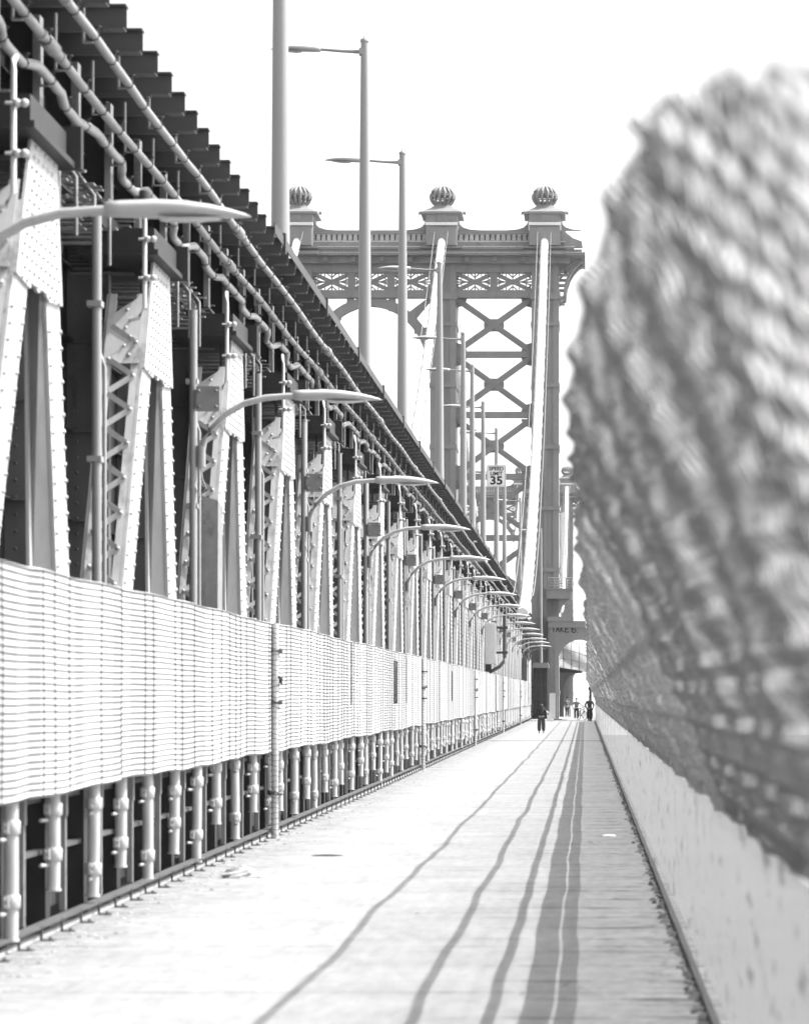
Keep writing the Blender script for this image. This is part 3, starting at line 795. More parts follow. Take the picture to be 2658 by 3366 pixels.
# ------------------------------------------------------------------ tower
def fz(y): return 2+(1468-y)/25.25
def fx(p): return (p-1235)/25.25
TY = 198.
def tower():
    root = thing('bridge_tower', 'ornate grey steel bridge tower with ball finials, crossed bracing and arch', 'bridge tower', (0, TY, 0), 'towers of the bridge')
    T = M['tower']
    legs = [(-4.47, -2.18), (-12.95, -10.8), (-25.0, -22.85), (-33.5, -31.3)]
    D = 3.6
    for a, b in legs:
        m = MB(); m.box(a+.12, b-.12, .12, D-.12, 0, 39.3)
        for x0, x1 in ((a, a+.5), (b-.5, b)):
            m.box(x0, x1, 0, D, 0, 39.3)
        c = (a+b)/2; m.box(c-.12, c+.12, .02, .119, 0, 38)
        for z in [2+k*5.15 for k in range(8)]:
            m.box(a-.06, b+.06, -.06, D+.06, z, z+.35)
        m.box(a-.12, b+.12, -.12, D+.12, fz(628)-.15, fz(628)+.4)
        part('leg', m, T, root)
    # rivet lines on the nearest leg are below what shows; cornice group
    m = MB()
    m.box(-34.5, .02, -1.5, D+1.5, fz(545), fz(539)); m.box(-34.3, -.25, -1.2, D+1.2, fz(539), fz(532)); m.box(-34.4, -.9, -1.35, D+1.35, fz(532)+.001, fz(526))
    for i in range(112): m.box(-33.9+i*.3, -33.75+i*.3, -1.34, -1.201, fz(538), fz(533))
    for c in (-3.35, -11.9, -23.9, -32.4):
        m.box(c-1.75, c+1.75, -1.75, -1.501, fz(544), fz(538)); m.box(c-1.75, c+1.75, -1.6, -1.351, fz(531), fz(526.5))
    part('cornice', m, M['tower'], root)
    m = MB(); m.box(-34.35, -.1, -1.56, -1.502, fz(540.5), fz(539)-.01); m.box(-34.3, -.8, -1.41, -1.352, fz(528), fz(526.3)); m.box(-34.2, -1.6, -.96, -.902, fz(515.5), fz(514))
    part('moulding', m, M['truss'], root)
    m = MB(); m.box(-34, -1.3, -.6, D+.6, fz(558), fz(545)-.001)
    for i in range(13):
        x = -31+i*2.35
        if all(abs(x-c) > 1.6 for c in (-3.35, -11.9, -23.9)): m.box(x-.16, x+.16, -1.0, -.601, fz(556), fz(546))
    part('frieze', m, T, root)
    # parapet
    m = MB(); m.box(-33.8, -1.75, -.9, -.4, fz(526), fz(514)); m.box(-33.8, -2.0, -.8, -.5, fz(497), fz(490))
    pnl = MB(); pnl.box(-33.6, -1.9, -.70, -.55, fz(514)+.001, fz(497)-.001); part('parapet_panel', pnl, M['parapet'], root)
    sl = MB()  # dark strips on the panel face, painting in the shade of slots
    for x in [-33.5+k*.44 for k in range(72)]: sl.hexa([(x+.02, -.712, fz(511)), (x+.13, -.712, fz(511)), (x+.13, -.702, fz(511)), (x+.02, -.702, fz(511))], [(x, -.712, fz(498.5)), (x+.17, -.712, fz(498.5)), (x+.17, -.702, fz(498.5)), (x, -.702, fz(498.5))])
    part('slot_shade', sl, M['dark'], root)
    for c in (-11.9, -23.9, -32.4, -3.35):
        for s in (-1, 1):
            pr = [(c+s*1.35, fz(490)), (c+s*1.35, fz(468)), (c+s*1.5, fz(478)), (c+s*1.75, fz(484)), (c+s*2.3, fz(488.5)), (c+s*3.0, fz(490))]
            m.prism(pr, 'y', -.85, -.45)
    pr = [(-2.0, fz(526)), (-2.0, fz(458)), (-1.85, fz(480)), (-1.55, fz(496)), (-1.0, fz(507)), (-.25, fz(514)), (-.2, fz(526))]
    m.prism(pr, 'y', -.9, -.4)
    part('parapet', m, T, root)
    # finials
    for c in (-3.35, -11.9, -23.9, -32.4):
        f = MB(); f.box(c-1.3, c+1.3, -1.5, 1.5, fz(526), fz(459)); f.box(c-1.25, c+1.25, -1.9, -1.5, fz(526), fz(490)); f.box(c-1.72, c+1.72, -1.65, 1.65, fz(459), fz(455))
        for s in (-1, 1): f.box(c+s*.85-.22, c+s*.85+.22, -1.53, -1.5, fz(474), fz(464))
        f.box(c-.35, c+.35, -1.56, -1.5, fz(474), fz(460))
        f.sqlathe((c, 0, fz(454)), [(1.55, 0), (1.25, .24), (.92, .42), (.66, .66), (.52, .86), (.46, 1.05)])
        fo = part('finial', f, T, root)
        b = MB(); b.box(c-1.34, c+1.34, -1.62, -1.501, fz(483), fz(477)); obj('band', b.mesh('band', M['cable']), fo)
        g = MB(); R0 = 1.0; zc = fz(416)
        for k in range(14):
            A = 2*math.pi*k/14
            pts = []
            for j in range(11):
                ph = -1.25+j*.25+.0
                rr = R0*math.cos(ph); pts.append((c+rr*math.cos(A), rr*math.sin(A), zc+.83*math.sin(ph)))
            g.tube(pts, .115, 6, caps=False)
        g.lathe((c, 0, zc), [(.93, .12), (.90, .25), (.80, .45), (.62, .62), (.35, .78), (.05, .84)], 16)
        for zz, rr, w_ in ((0, R0, .05), (.12, R0, .04), (-.55, .62, .05)):
            g.tube([(c+(rr+.02)*math.cos(q*math.pi/10), (rr+.02)*math.sin(q*math.pi/10), zc+zz) for q in range(21)], w_, 5, caps=False)
        g.lathe((c, 0, zc), [(.05, .75), (.30, .78), (.25, .86), (.05, .93)], 10); g.lathe((c, 0, zc-1.0), [(.42, 0), (.5, .1), (.4, .3), (.35, .35)], 10)
        for s in (-1, 1): g.tube([(c+s*.9, 0, zc), (c+s*1.05, 0, zc+.02)], .07, 6)
        obj('ball', g.mesh('ball', T), fo)
        s_ = MB()
        for s in (-1, 1):
            s_.tube([(c+s*.45, -.6, fz(447)), (c+s*.8, -.6, fz(452)), (c+s*1.2, -.6, fz(453.5)), (c+s*1.55, -.6, fz(449))], .04, 5)
            s_.tube([(c+s*1.4, -.6, fz(456)), (c+s*1.9, -.6, fz(453))], .04, 5); s_.cbox((c+s*1.85, -.6, fz(453)), (.22, .1, .22))
            s_.bar((c+s*1.72, -.6, fz(448)), (c+s*1.98, -.6, fz(458)), .06, .06)
        obj('scroll', s_.mesh('scroll', T), fo)
    # lattice bands
    def lattice(x0, x1, n):
        m = MB(); za, zb = fz(612), fz(575)
        for y0, y1 in ((.25, .6),):
            m.box(x0, x1, y0-.15, y1+.15, fz(575), fz(558)+.01); m.box(x0, x1, y0-.15, y1+.15, fz(628), fz(612))
            ww = (x1-x0)/n; ym = (y0+y1)/2
            for i in range(n):
                a, b = x0+i*ww, x0+(i+1)*ww; cx, cz = (a+b)/2, (za+zb)/2
                if i: m.box(a-.3, a+.3, y0-.05, y1+.05, za, zb)
                m.bar((a, ym, za), (b, ym, zb), .30, .3); m.bar((a, ym+.01, zb), (b, ym+.01, za), .30, .28)
                hw, hh = ww/2, (zb-za)/2
                m.box(cx-.12, cx+.12, y0, y1, cz-.12, cz+.12)
                for s in (-1, 1):
                    for q in (-1, 1):
                        for ex, ez in ((cx+s*hw*.80, cz+q*hh*.46), (cx+s*hw*.44, cz+q*hh*.80)):
                            m.tube([(ex+.17*math.cos(t*math.pi/4), ym-.12, ez+.17*math.sin(t*math.pi/4)) for t in range(9)], .06, 4, caps=False)
                        ex, ez = cx+s*hw*.97, cz+q*hh*.97
                        m.prism([(ex, ez), (ex-s*.55, ez), (ex-s*.42, ez-q*.2), (ex-s*.2, ez-q*.32), (ex, ez-q*.42)], 'y', y0+.05, y1-.05)
                    m.bar((cx, ym, cz), (cx, ym, cz+s*hh), .09, .2); m.bar((cx, ym+.02, cz), (cx+s*hw, ym+.02, cz), .09, .2)
                    for q in (-1, 1):
                        m.bar((cx+s*hw*.45, ym-.02, cz), (cx+s*hw, ym-.02, cz+q*hh*.36), .09, .18)
                        m.bar((cx, ym-.02, cz+s*hh*.5), (cx+q*hw*.26, ym-.02, cz+s*hh), .09, .18)
        part('lattice_band', m, T, root)
    lattice(-10.8, -4.47, 2); lattice(-22.85, -12.95, 3); lattice(-31.3, -25, 2)
    # crossed bracing between the outer pairs of legs
    tops = [fz(628), fz(752), fz(883), fz(1014), fz(1014)-5.15, fz(1014)-10.3]
    struts = [fz(740), fz(868), fz(999), fz(999)-5.15, fz(999)-10.3]
    for x0, x1 in ((-10.8, -4.47), (-31.3, -25.0)):
        for k, zt in enumerate(struts):
            m = MB()
            for y0 in (.5,): m.box(x0, x1, y0, y0+.5, zt-.5, zt)
            part('strut', m, T, root)
            m = MB(); z1 = tops[k]; z0 = zt
            for y0 in (.75,):
                m.bar((x0, y0, z0), (x1, y0, z1), .46, .4); m.bar((x0, y0+.01, z1), (x1, y0+.01, z0), .46, .38); m.bar((x0, y0-.21, z0), (x1, y0-.21, z1), .07, .05); m.bar((x0, y0-.22, z1), (x1, y0-.22, z0), .07, .05)
                cx, cz = (x0+x1)/2, (z0+z1)/2
                m.prism([(cx-.85, cz-.2), (cx-.35, cz-.52), (cx+.35, cz-.52), (cx+.85, cz-.2), (cx+.85, cz+.2), (cx+.35, cz+.52), (cx-.35, cz+.52), (cx-.85, cz+.2)], 'y', y0-.03, y0+.05)
                for sx in (0, 1):
                    for sz in (0, 1):
                        gx = x0 if sx == 0 else x1; gz = z0 if sz == 0 else z1; a = 1 if sx == 0 else -1; b = 1 if sz == 0 else -1
                        m.prism([(gx, gz), (gx+a*.9, gz), (gx+a*.7, gz+b*.55), (gx, gz+b*.75)], 'y', y0-.03, y0+.05)
            part('cross_brace', m, T, root)
    # arch over the middle opening
    m = MB(); cx = -17.9; n = 28
    zs, zc = fz(790), fz(645)
    for y0, y1 in ((.3, .9),):
        prev = None
        for i in range(n+1):
            A = math.pi*i/n
            pi_ = (cx-4.75*math.cos(A), zs+(zc-zs)*math.sin(A)); po = (cx-5.55*math.cos(A), zs+(zc-zs+.75)*math.sin(A))
            if prev:
                m.hexa([(prev[0][0], y0, prev[0][1]), (prev[0][0], y1, prev[0][1]), (pi_[0], y1, pi_[1]), (pi_[0], y0, pi_[1])],
                       [(prev[1][0], y0, prev[1][1]), (prev[1][0], y1, prev[1][1]), (po[0], y1, po[1]), (po[0], y0, po[1])])
            prev = (pi_, po)
        for s in (-1, 1):
            m.bar((cx+s*4.95, y0+.2, fz(630)), (cx+s*2.6, y0+.2, fz(700)+1.0), .42, .3); m.bar((cx+s*1.75, y0+.2, fz(628)), (cx+s*1.75, y0+.2, fz(655)), .6, .3, )
            m.box(cx+s*3.6, cx+s*4.95, y0+.1, y1-.1, fz(702), fz(690)); m.bar((cx+s*4.95, y0+.22, fz(628)), (cx+s*3.3, y0+.22, fz(680)), .3, .3)
    part('arch', m, T, root)
    # outer bracket under the cornice on the walkway side
    m = MB()
    outer = [(-.2, fz(548)), (-.55, fz(553)), (-1.0, fz(565)), (-1.35, fz(580)), (-1.6, fz(600)), (-1.72, fz(626))]
    for y0, y1 in ((.3, .8), (D-.8, D-.3)):
        for p, q in zip(outer, outer[1:]): m.bar((p[0], (y0+y1)/2, p[1]), (q[0], (y0+y1)/2, q[1]), .26, .5)
        m.box(-2.18, -1.72, y0, y1, fz(632), fz(624)); m.box(-2.18, -1.5, y0+.05, y1-.05, fz(603), fz(598)); m.box(-2.18, -1.3, y0+.05, y1-.05, fz(581), fz(576))
        m.bar((-2.18, y0+.2, fz(576)), (-1.0, y0+.2, fz(550)), .13, .3); m.bar((-2.18, y0+.2, fz(552)), (-1.2, y0+.2, fz(574)), .13, .3)
    part('bracket', m, T, root)
    # balcony, lintel arches over the walkway and pedestal
    m = MB(); z = fz(1266)
    m.box(-3.2, -1.1, -1.5, D, z, z+.75); m.box(-3.3, -1.0, -1.6, D, z+.751, z+.85)
    m.prism([(-2.18, z-1.3), (-2.18, z), (-1.25, z), (-1.5, z-.25), (-1.85, z-.6), (-2.02, z-1.0)], 'y', -.9, -.3)
    for zz in (.2, .42, .64, .86): m.tube([(-3.1, -1.5, z+.85+zz), (-1.1, -1.5, z+.85+zz), (-1.05, D-.2, z+.85+zz)], .035, 5)
    for x in (-3.1, -2.6, -2.1, -1.6, -1.1): m.tube([(x, -1.5, z+.8), (x, -1.5, z+1.72)], .04, 5)
    part('balcony', m, T, root)
    # outer pier and its arch over the path
    zl = fz(1313); 
    m = MB(); m.box(-3.05, .05, -1.6, -.2, zl-.55, zl); m.box(-3.15, -.95, -1.7, -.1, zl, zl+.35)
    n = 14; cx, rx = -.45, 1.85
    poly_top = zl-.551; zs2 = fz(1408)
    prev = None
    for i in range(n+1):
        A = math.pi*(i/n)*.62
        p = (cx-rx*math.cos(A), zs2+ (fz(1352)-zs2)*math.sin(min(A, math.pi/2)) if A < math.pi/2 else zs2+(fz(1352)-zs2)*math.sin(A))
        if prev:
            m.hexa([(prev[0], -1.5, prev[1]), (p[0], -1.5, p[1]), (p[0], -.3, p[1]), (prev[0], -.3, prev[1])],
                   [(prev[0], -1.5, poly_top), (p[0], -1.5, poly_top), (p[0], -.3, poly_top), (prev[0], -.3, poly_top)])
        prev = p
    m.box(-3.05, cx-rx, -1.5, -.3, 0, poly_top)
    for x in (-2.9, -2.55): m.box(x, x+.12, -1.55, -1.501, .2, poly_top-.1)
    part('portal', m, T, root)
    return root, legs
tw, legs = tower()
tw2 = copy_tree(tw); tw2.location = (0, 440, 0)
tw2['label'] = 'smaller far bridge tower seen low behind the near one, between its legs'

# graffiti on the near portal
gf = MB(); zc = fz(1331); xs = fx(1166)
S = .44
def stroke(pts, ox):
    for p, q in zip(pts, pts[1:]): gf.bar((ox+p[0]*S, TY-1.515, zc+p[1]*S), (ox+q[0]*S, TY-1.515, zc+q[1]*S), .085, .012)
stroke([(-.1, .62), (.75, .68)], xs); stroke([(.32, .66), (.28, -.55)], xs)
stroke([(.75, -.5), (1.1, .62), (1.35, -.5)], xs); stroke([(.9, -.05), (1.25, 0)], xs)
stroke([(1.65, .65), (1.6, -.5)], xs); stroke([(2.15, .6), (1.65, .02), (2.3, -.5)], xs)
stroke([(3.2, .62), (2.55, .6), (2.5, -.5), (3.2, -.45)], xs); stroke([(2.55, .08), (3.05, .1)], xs)
stroke([(4.35, .55), (3.95, .5), (3.7, .1), (3.75, -.4), (4.15, -.6), (4.5, -.3), (4.4, .05), (4.05, .1), (3.78, -.1)], xs); stroke([(4.72, -.5), (4.8, -.6)], xs)
go = part('graffiti', gf, M['ink'], tw, (0, -TY, 0))

# dark pedestal and utility cabinet at the foot of the near leg
ped = thing('pedestal', 'tall dark pedestal at the foot of the tower, beside the woman', 'pedestal', (-3.55, 193, 0))
mb = MB(); mb.box(-.62, .48, 0, 2.6, 0, 4.2); mb.box(-.7, .56, -.1, 2.7, 0, .35)
part('shaft', mb, M['sooty'], ped)
mb = MB(); mb.box(-.75, .6, -.15, 2.75, 4.2, 4.5); mb.box(-.66, .52, -.06, 2.6, 4.5, 4.62); part('capstone', mb, M['mid'], ped)
mb = MB()
for x in (-.5, -.05, .3): mb.box(x, x+.10, -.03, -.001, .4, 4.1)
for z in (1.6, 2.8, 3.6): mb.box(-.6, .46, -.045, -.031, z, z+.06)
part('door_frame', mb, M['dark2'], ped)

# ------------------------------------------------------------------ main cables
def cable(label, x, prof, r=.32):
    root = thing('main_cable', label, 'cable', (x, 0, 0), 'main cables of the bridge')
    def z(d):
        for (a, p), (b, q) in zip(prof, prof[1:]):
            if a <= d <= b:
                t = (d-a)/(b-a); return p+(q-p)*t
        return prof[-1][1]
    pts = [(0, d, zz) for d, zz in prof]
    mb = MB(); mb.tube(pts, r, 14); part('wrap', mb, M['cable'], root)
    n = 38
    for k in range(n):
        mb = MB()
        d = prof[0][0] + (prof[-1][0]-prof[0][0])*(k+.5)/n; e = .18
        a = V((0, d, z(d))); b = V((0, d+e, z(d+e)))
        mb.tube([a, b], r*1.12, 14); 
        mb.cbox((r*.9, d, z(d)+.1), (.16, .3, .22))
        part('band', mb, M['cable'], root)
    mb = MB()
    for sx in (-.55, .55):
        mb.tube([(sx, d, zz+.95) for d, zz in prof], .028, 5)
        for k in range(34):
            d = prof[0][0] + (prof[-1][0]-prof[0][0])*(k+.5)/34
            mb.tube([(sx*.6, d, z(d)+.2), (sx, d, z(d)+.95)], .018, 4)
    part('hand_rope', mb, M['rope'], root)
prof = []
for k in range(25):
    t = k/24; d = 128+(197.5-128)*t; z = 6.4 + 34.1*(t**1.62)*.82 + 34.1*.18*t
    prof.append((d, z))
cable('white main cable sweeping up in front of the outermost tower leg with the balcony', -3.37, prof)
cable('white main cable rising to the middle ball of the tower', -11.9, [(d, z) for d, z in prof])
cable('white main cable mostly hidden behind the dark deck edge, beside the thick pole', -23.9, [(d, z) for d, z in prof])
prof2 = []
for k in range(25):
    t = k/24; prof2.append((201.5+237*t, 40.5-27*4*t*(1-t)))
for x, lab in ((-3.37, 'pale outer main cable hanging between the two towers, beyond the near leg'), (-11.9, 'pale inner main cable hanging between the two towers')): cable(lab, x, prof2)

# ------------------------------------------------------------------ tarps at the tower
def tarp(name, label, cat, f, nu, nv, m, loc):
    mb = MB(); vs = [f(i/nu, j/nv) for i in range(nu+1) for j in range(nv+1)]
    fs = [(i*(nv+1)+j, (i+1)*(nv+1)+j, (i+1)*(nv+1)+j+1, i*(nv+1)+j+1) for i in range(nu) for j in range(nv)]
    mb.add(vs, fs, True)
    me = mb.mesh(name, m, fix=False); root = thing(name, label, cat, loc)
    o = obj('fabric', me, root); so = o.modifiers.new('t', 'SOLIDIFY'); so.thickness = .01
    c = MB()
    for q in range(5):
        i = q/4
        c.tube([f(i, j/nv) for j in range(nv+1)], .045, 5); 
    for q in range(4):
        j = q/3
        c.tube([f(i/nu, j) for i in range(nu+1)], .03, 5)
    part('batten', c, M['mid'], root)
# bulging tarp under the second lintel
tarp('bulging_tarp', 'pale tarp bulging over the path inside the tower portal', 'tarp',
     lambda u, v: (-2.55+2.75*u, -1.3*math.sin(v*math.pi*.9)*math.sin(u*3.0+.1), 4.45+2.35*v-.75*u*u*v-.45*u*(1-v)), 14, 12, M['tarp'], (0, 207, 0))
# pale containment netting hung on the leg
tarp('containment_net', 'pale dome-topped net hung beside the tower leg above the balcony', 'net',
     lambda u, v: (-3.2+1.5*u, -1.2*math.sin(u*math.pi)-.3, 12.0+5.6*v*(1-.35*(1-u)**2)), 10, 12, M['tarp2'], (0, 203, 0))
lt = thing('path_canopy', 'dark flat canopy on posts over the path beyond the portal', 'canopy', (0, 212, 0))
mb = MB(); mb.box(-2.75, -.25, 0, 6, 4.0, 4.35); mb.box(-2.85, -.15, -.1, 6.1, 4.351, 4.62); part('roof', mb, M['dark2'], lt)
mb = MB(); mb.prism([(-2.7, 4.0), (-.3, 4.0), (-.9, 3.9), (-1.4, 3.65), (-1.75, 3.2), (-1.9, 2.6), (-1.9, .03), (-2.7, .03)], 'y', .1, .5); part('side_arch', mb, M['web'], lt)
mb = MB()
for q in range(7): mb.bar((-1.85, .7, .7+q*.5), (-1.35, .7, .85+q*.5), .12, .06)
mb.box(-1.42, -1.3, .65, .8, .03, 4.0); part('brace', mb, M['mid'], lt)
pn = thing('display_board', 'white upright board beside the dark pedestal', 'board', (-2.65, 195.2, .03))
mb = MB(); mb.box(-.28, .22, -.06, 0, 0, 2.1); part('board', mb, M['plastic'], pn)
mb = MB(); mb.box(-.32, -.281, -.08, .02, 0, 4.4); mb.box(.221, .26, -.08, .02, 0, 4.4); mb.box(-.28, .22, -.05, -.01, 2.1, 2.16); part('post', mb, M['pole'], pn)
pp = thing('ramp_plate', 'dark flat steel plate lying on the path in front of the tower', 'plate', (-1.9, 184.5, .035))
mb = MB(); mb.box(-.55, .5, 0, 1.6, 0, .03); mb.box(-.55, .1, 0, 1.2, .031, .09); part('plate', mb, M['dark'], pp)

# ------------------------------------------------------------------ right side: sheer sheet, rails and chain-link
EDGE = [(0, .62), (1.5, .40), (2.6, .24), (3.4, .15), (4.3, .085), (6, .0), (7.6, -.03), (12.3, -.058), (17, -.04), (22, -.02), (38, .04), (77, .08), (200, .10)]
def interp(tab, y):
    for (a, p), (b, q) in zip(tab, tab[1:]):
        if a <= y <= b:
            t = (y-a)/(b-a); return p+(q-p)*t
    return tab[-1][1]
def fence_pt(y, s, off=0., bump=True):
    xt = interp(EDGE, y); xb = .745
    x = xb + (xt-xb)*(s**1.12) + .018*math.sin(y*.9+s*3)*s + .010*math.sin(y*2.3+s*9)
    za_, zb_ = 3.05 + .02*math.sin(y*.55), 2.02 + .250*y
    zt = -math.log(math.exp(-8*za_)+math.exp(-8*zb_))/8 + .03
    z = 1.37 + (zt-1.37)*s
    if y < 4.4: x += .05*(1-y/4.4)*s**3
    if bump:
        q = 1.0 if y < 10 else max(.45, 1-(y-10)/30)
        x += .028*q*math.sin(z*2*math.pi/.15 + y*2.8)*math.sin(z*2*math.pi/.15 - y*2.8) + .012*math.sin(z*9+y*1.9)
        x += .006*math.sin(z*47+y*11)
    return (x + off, y, z)
cf = thing('chain_link_fence', 'blurred grey chain-link fence leaning inward above the pale sheeting', 'fence', (0, 0, 0))
def link(y0, y1, c, h, r, n, seed):
    rnd = random.Random(seed); mb = MB(); L_ = 1.86; nj = int(L_/h)
    i = 0; y = y0
    while y < y1:
        pts = []
        for j in range(nj+1):
            sg_ = 1 if (i+j) % 2 == 0 else -1
            yy = y + sg_*c*.5 + rnd.uniform(-.004, .004)*c/.05
            pts.append(fence_pt(max(yy, .2), j/nj, sg_*r*1.1))
        mb.tube(pts, r, n, caps=False, smooth=True, up=(1, .01, 0))
        y += c; i += 1
    return mb
part('chain_mesh', link(1.2, 12, .0385, .05, .0042, 4, 1), M['chain'], cf)
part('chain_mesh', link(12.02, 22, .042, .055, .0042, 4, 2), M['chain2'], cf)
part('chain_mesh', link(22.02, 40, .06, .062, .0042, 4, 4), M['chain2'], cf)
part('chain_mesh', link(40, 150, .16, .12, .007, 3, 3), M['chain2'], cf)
def rail(s, r, amp, z_off=0., x_off=0., name='rail', m='mid', y0=1.2, y1=178, n=8):
    rnd = random.Random(int(s*100)+7); pts = []; y = y0; a = 0; ph = rnd.uniform(0, 6)
    while y < y1:
        p = fence_pt(y, s, 0, False); a = amp*(math.sin(y*.42+ph)*.6+math.sin(y*.97+ph*2)*.45+rnd.uniform(-.35, .35)); pts.append((p[0]+x_off+a, p[1], p[2]+z_off+a*.4)); y += .8 if y < 30 else 1.6
    mb = MB(); mb.tube(pts, r, n); part(name, mb, M[m], cf)
rail(1.0, .030, .03, name='top_rail', x_off=.03, y0=12); rail(.56, .034, .022, x_off=.06, y0=12); rail(.30, .036, .016, x_off=.06, y0=12)
mb = MB()
ys = [1.2+.9*k for k in range(196)]
for z0, z1, x0, x1 in ((1.395, 1.475, .742, .822), (1.68, 1.78, .718, .852)):
    mb = MB()
    for a, b in zip(ys, ys[1:]):
        wa, wb = .010*math.sin(a*.8)+.008*math.sin(a*2.1), .010*math.sin(b*.8)+.008*math.sin(b*2.1)
        mb.hexa([(x0+wa, a, z0), (x1+wa, a, z0), (x1+wb, b, z0), (x0+wb, b, z0)], [(x0+wa, a, z1), (x1+wa, a, z1), (x1+wb, b, z1), (x0+wb, b, z1)])
    part('board_rail', mb, M['mid'], cf)
ss = thing('sheeting', 'plain pale sheet along the foot of the leaning chain-link fence', 'sheeting', (0, 0, 0))
mb = MB(); vs = []; nz = 8
ys = [1.2+.4*k for k in range(445)]
rnd = random.Random(3)
for y in ys:
    top = 1.375 + .018*math.sin(y*1.3) + .012*math.sin(y*3.7) + (.03 if rnd.random() < .06 else 0)
    for j in range(nz+1):
        t = j/nz; vs.append((XR - .03*t + .012*math.sin(y*.7+t*2)*t + .006*math.sin(y*2.9+t*5), y, .05+(top-.05)*t))
mb.add(vs, [(i*(nz+1)+j, (i+1)*(nz+1)+j, (i+1)*(nz+1)+j+1, i*(nz+1)+j+1) for i in range(len(ys)-1) for j in range(nz)], True)
o = obj('sheet', mb.mesh('sheet', M['sheet'], fix=False), ss)
mb = MB()   # dark debris-filled toe gap
rnd = random.Random(8)
for k in range(800):
    y = 2+ (k/800)**1.25*176; s = rnd.uniform(.012, .045)
    x = XR-.03-abs(rnd.gauss(0, .035)); 
    mb.sqlathe((x, y+rnd.uniform(-.1, .1), 0), [(s*rnd.uniform(.6, 1.4), 0), (s*.5, s*rnd.uniform(.4, 1.0))])
tag(part('debris', mb, M['grime'], None), 'dark crumbs of debris along the foot of the sheeting', None, None, 'stuff')
mb = MB(); mb.box(XR-.02, XR+.03, 1.2, 178, .001, .035); part('toe_angle', mb, M['black'], ss)
# dirt along the left kerb
mb = MB()
for k in range(1500):
    y = 15+(k/1500)**1.3*170; s = rnd.uniform(.008, .035)
    x = XL+.05+abs(rnd.gauss(0, .28))
    mb.sqlathe((x, y+rnd.uniform(-.2, .2), 0), [(s*rnd.uniform(.6, 1.5), 0), (s*.4, s*rnd.uniform(.2, .6))])
tag(part('litter_crumbs', mb, M['mid'], None), 'small grey grit scattered along the foot of the netted fence', None, None, 'stuff')

# ------------------------------------------------------------------ litter
def crumple(name, label, cat, c, s, m, seed, hgt=.7):
    rnd = random.Random(seed); mb = MB(); n = 12; rows = 6; vs = []; fs = []
    for j in range(rows+1):
        ph = math.pi*.5*j/rows
        for k in range(n):
            A = 2*math.pi*k/n; rr = math.cos(ph)*s*(1+rnd.uniform(-.14, .14))
            vs.append((rr*math.cos(A)*1.5, rr*math.sin(A), max(0.001, math.sin(ph)*s*hgt*(1+rnd.uniform(-.25, .2)))))
    for j in range(rows):
        for k in range(n): fs.append((j*n+k, j*n+(k+1) % n, (j+1)*n+(k+1) % n, (j+1)*n+k))
    mb.add(vs, fs, False)
    o = obj(name, mb.mesh(name, m), None, c); tag(o, label, cat); return o
crumple('plastic_bag', 'crumpled white plastic bag lying on the walkway near the fence foot', 'bag', (-3.75, 25.9, 0), .15, M['palecond'], 4, .8)
crumple('paper_scrap', 'small flattened paper scrap in the middle of the walkway', 'litter', (-2.85, 41.8, 0), .10, M['white'], 5, .25)
crumple('dark_scrap', 'flat dark scrap on the walkway past the plastic bag', 'litter', (-3.2, 29.4, 0), .13, M['dark2'], 6, .12)
crumple('white_scrap', 'small white scrap on the boards beside the sheeting', 'litter', (.33, 33.5, 0), .08, M['white'], 7, .3)

# ------------------------------------------------------------------ people
def skin_fig(name, joints, edges, m, parent, sub=1):
    names = list(joints); idx = {k: i for i, k in enumerate(names)}
    me = bpy.data.meshes.new(name); me.from_pydata([joints[k][:3] for k in names], [(idx[a], idx[b]) for a, b in edges], [])
    o = obj(name, me, parent)
    o.modifiers.new('skin', 'SKIN').use_smooth_shade = True
    lay = me.skin_vertices[0].data
    for k in names:
        r = joints[k][3]; r2 = joints[k][4] if len(joints[k]) > 4 else r
        lay[idx[k]].radius = (r, r2); lay[idx[k]].use_root = (k == names[0])
    s = o.modifiers.new('sub', 'SUBSURF'); s.levels = sub; s.render_levels = sub
    me.materials.append(m)
    return o
def hand(J, E, wrist, d, side):
    """five short fingers off the palm"""
    w_ = V(J[wrist][:3]); d = V(d).normalized(); s = d.cross(V((0, 1, 0))); s = s.normalized() if s.length > .1 else V((1, 0, 0))
    pk = wrist+'_palm'; p = w_+d*.07; J[pk] = (*p, .034, .022); E.append((wrist, pk))
    for k, (o_, l) in enumerate(((-.03, .07), (-.01, .085), (.01, .08), (.03, .06))):
        a = p + s*o_ + d*.035; b = a + d*l + V((0, -.015, 0))
        J[f'{pk}{k}a'] = (*a, .010); J[f'{pk}{k}b'] = (*b, .008); E += [(pk, f'{pk}{k}a'), (f'{pk}{k}a', f'{pk}{k}b')]
    a = w_+d*.05+s*.04*side; b = a+d*.05+s*.02*side
    J[pk+'ta'] = (*a, .012); J[pk+'tb'] = (*b, .010); E += [(pk, pk+'ta'), (pk+'ta', pk+'tb')]
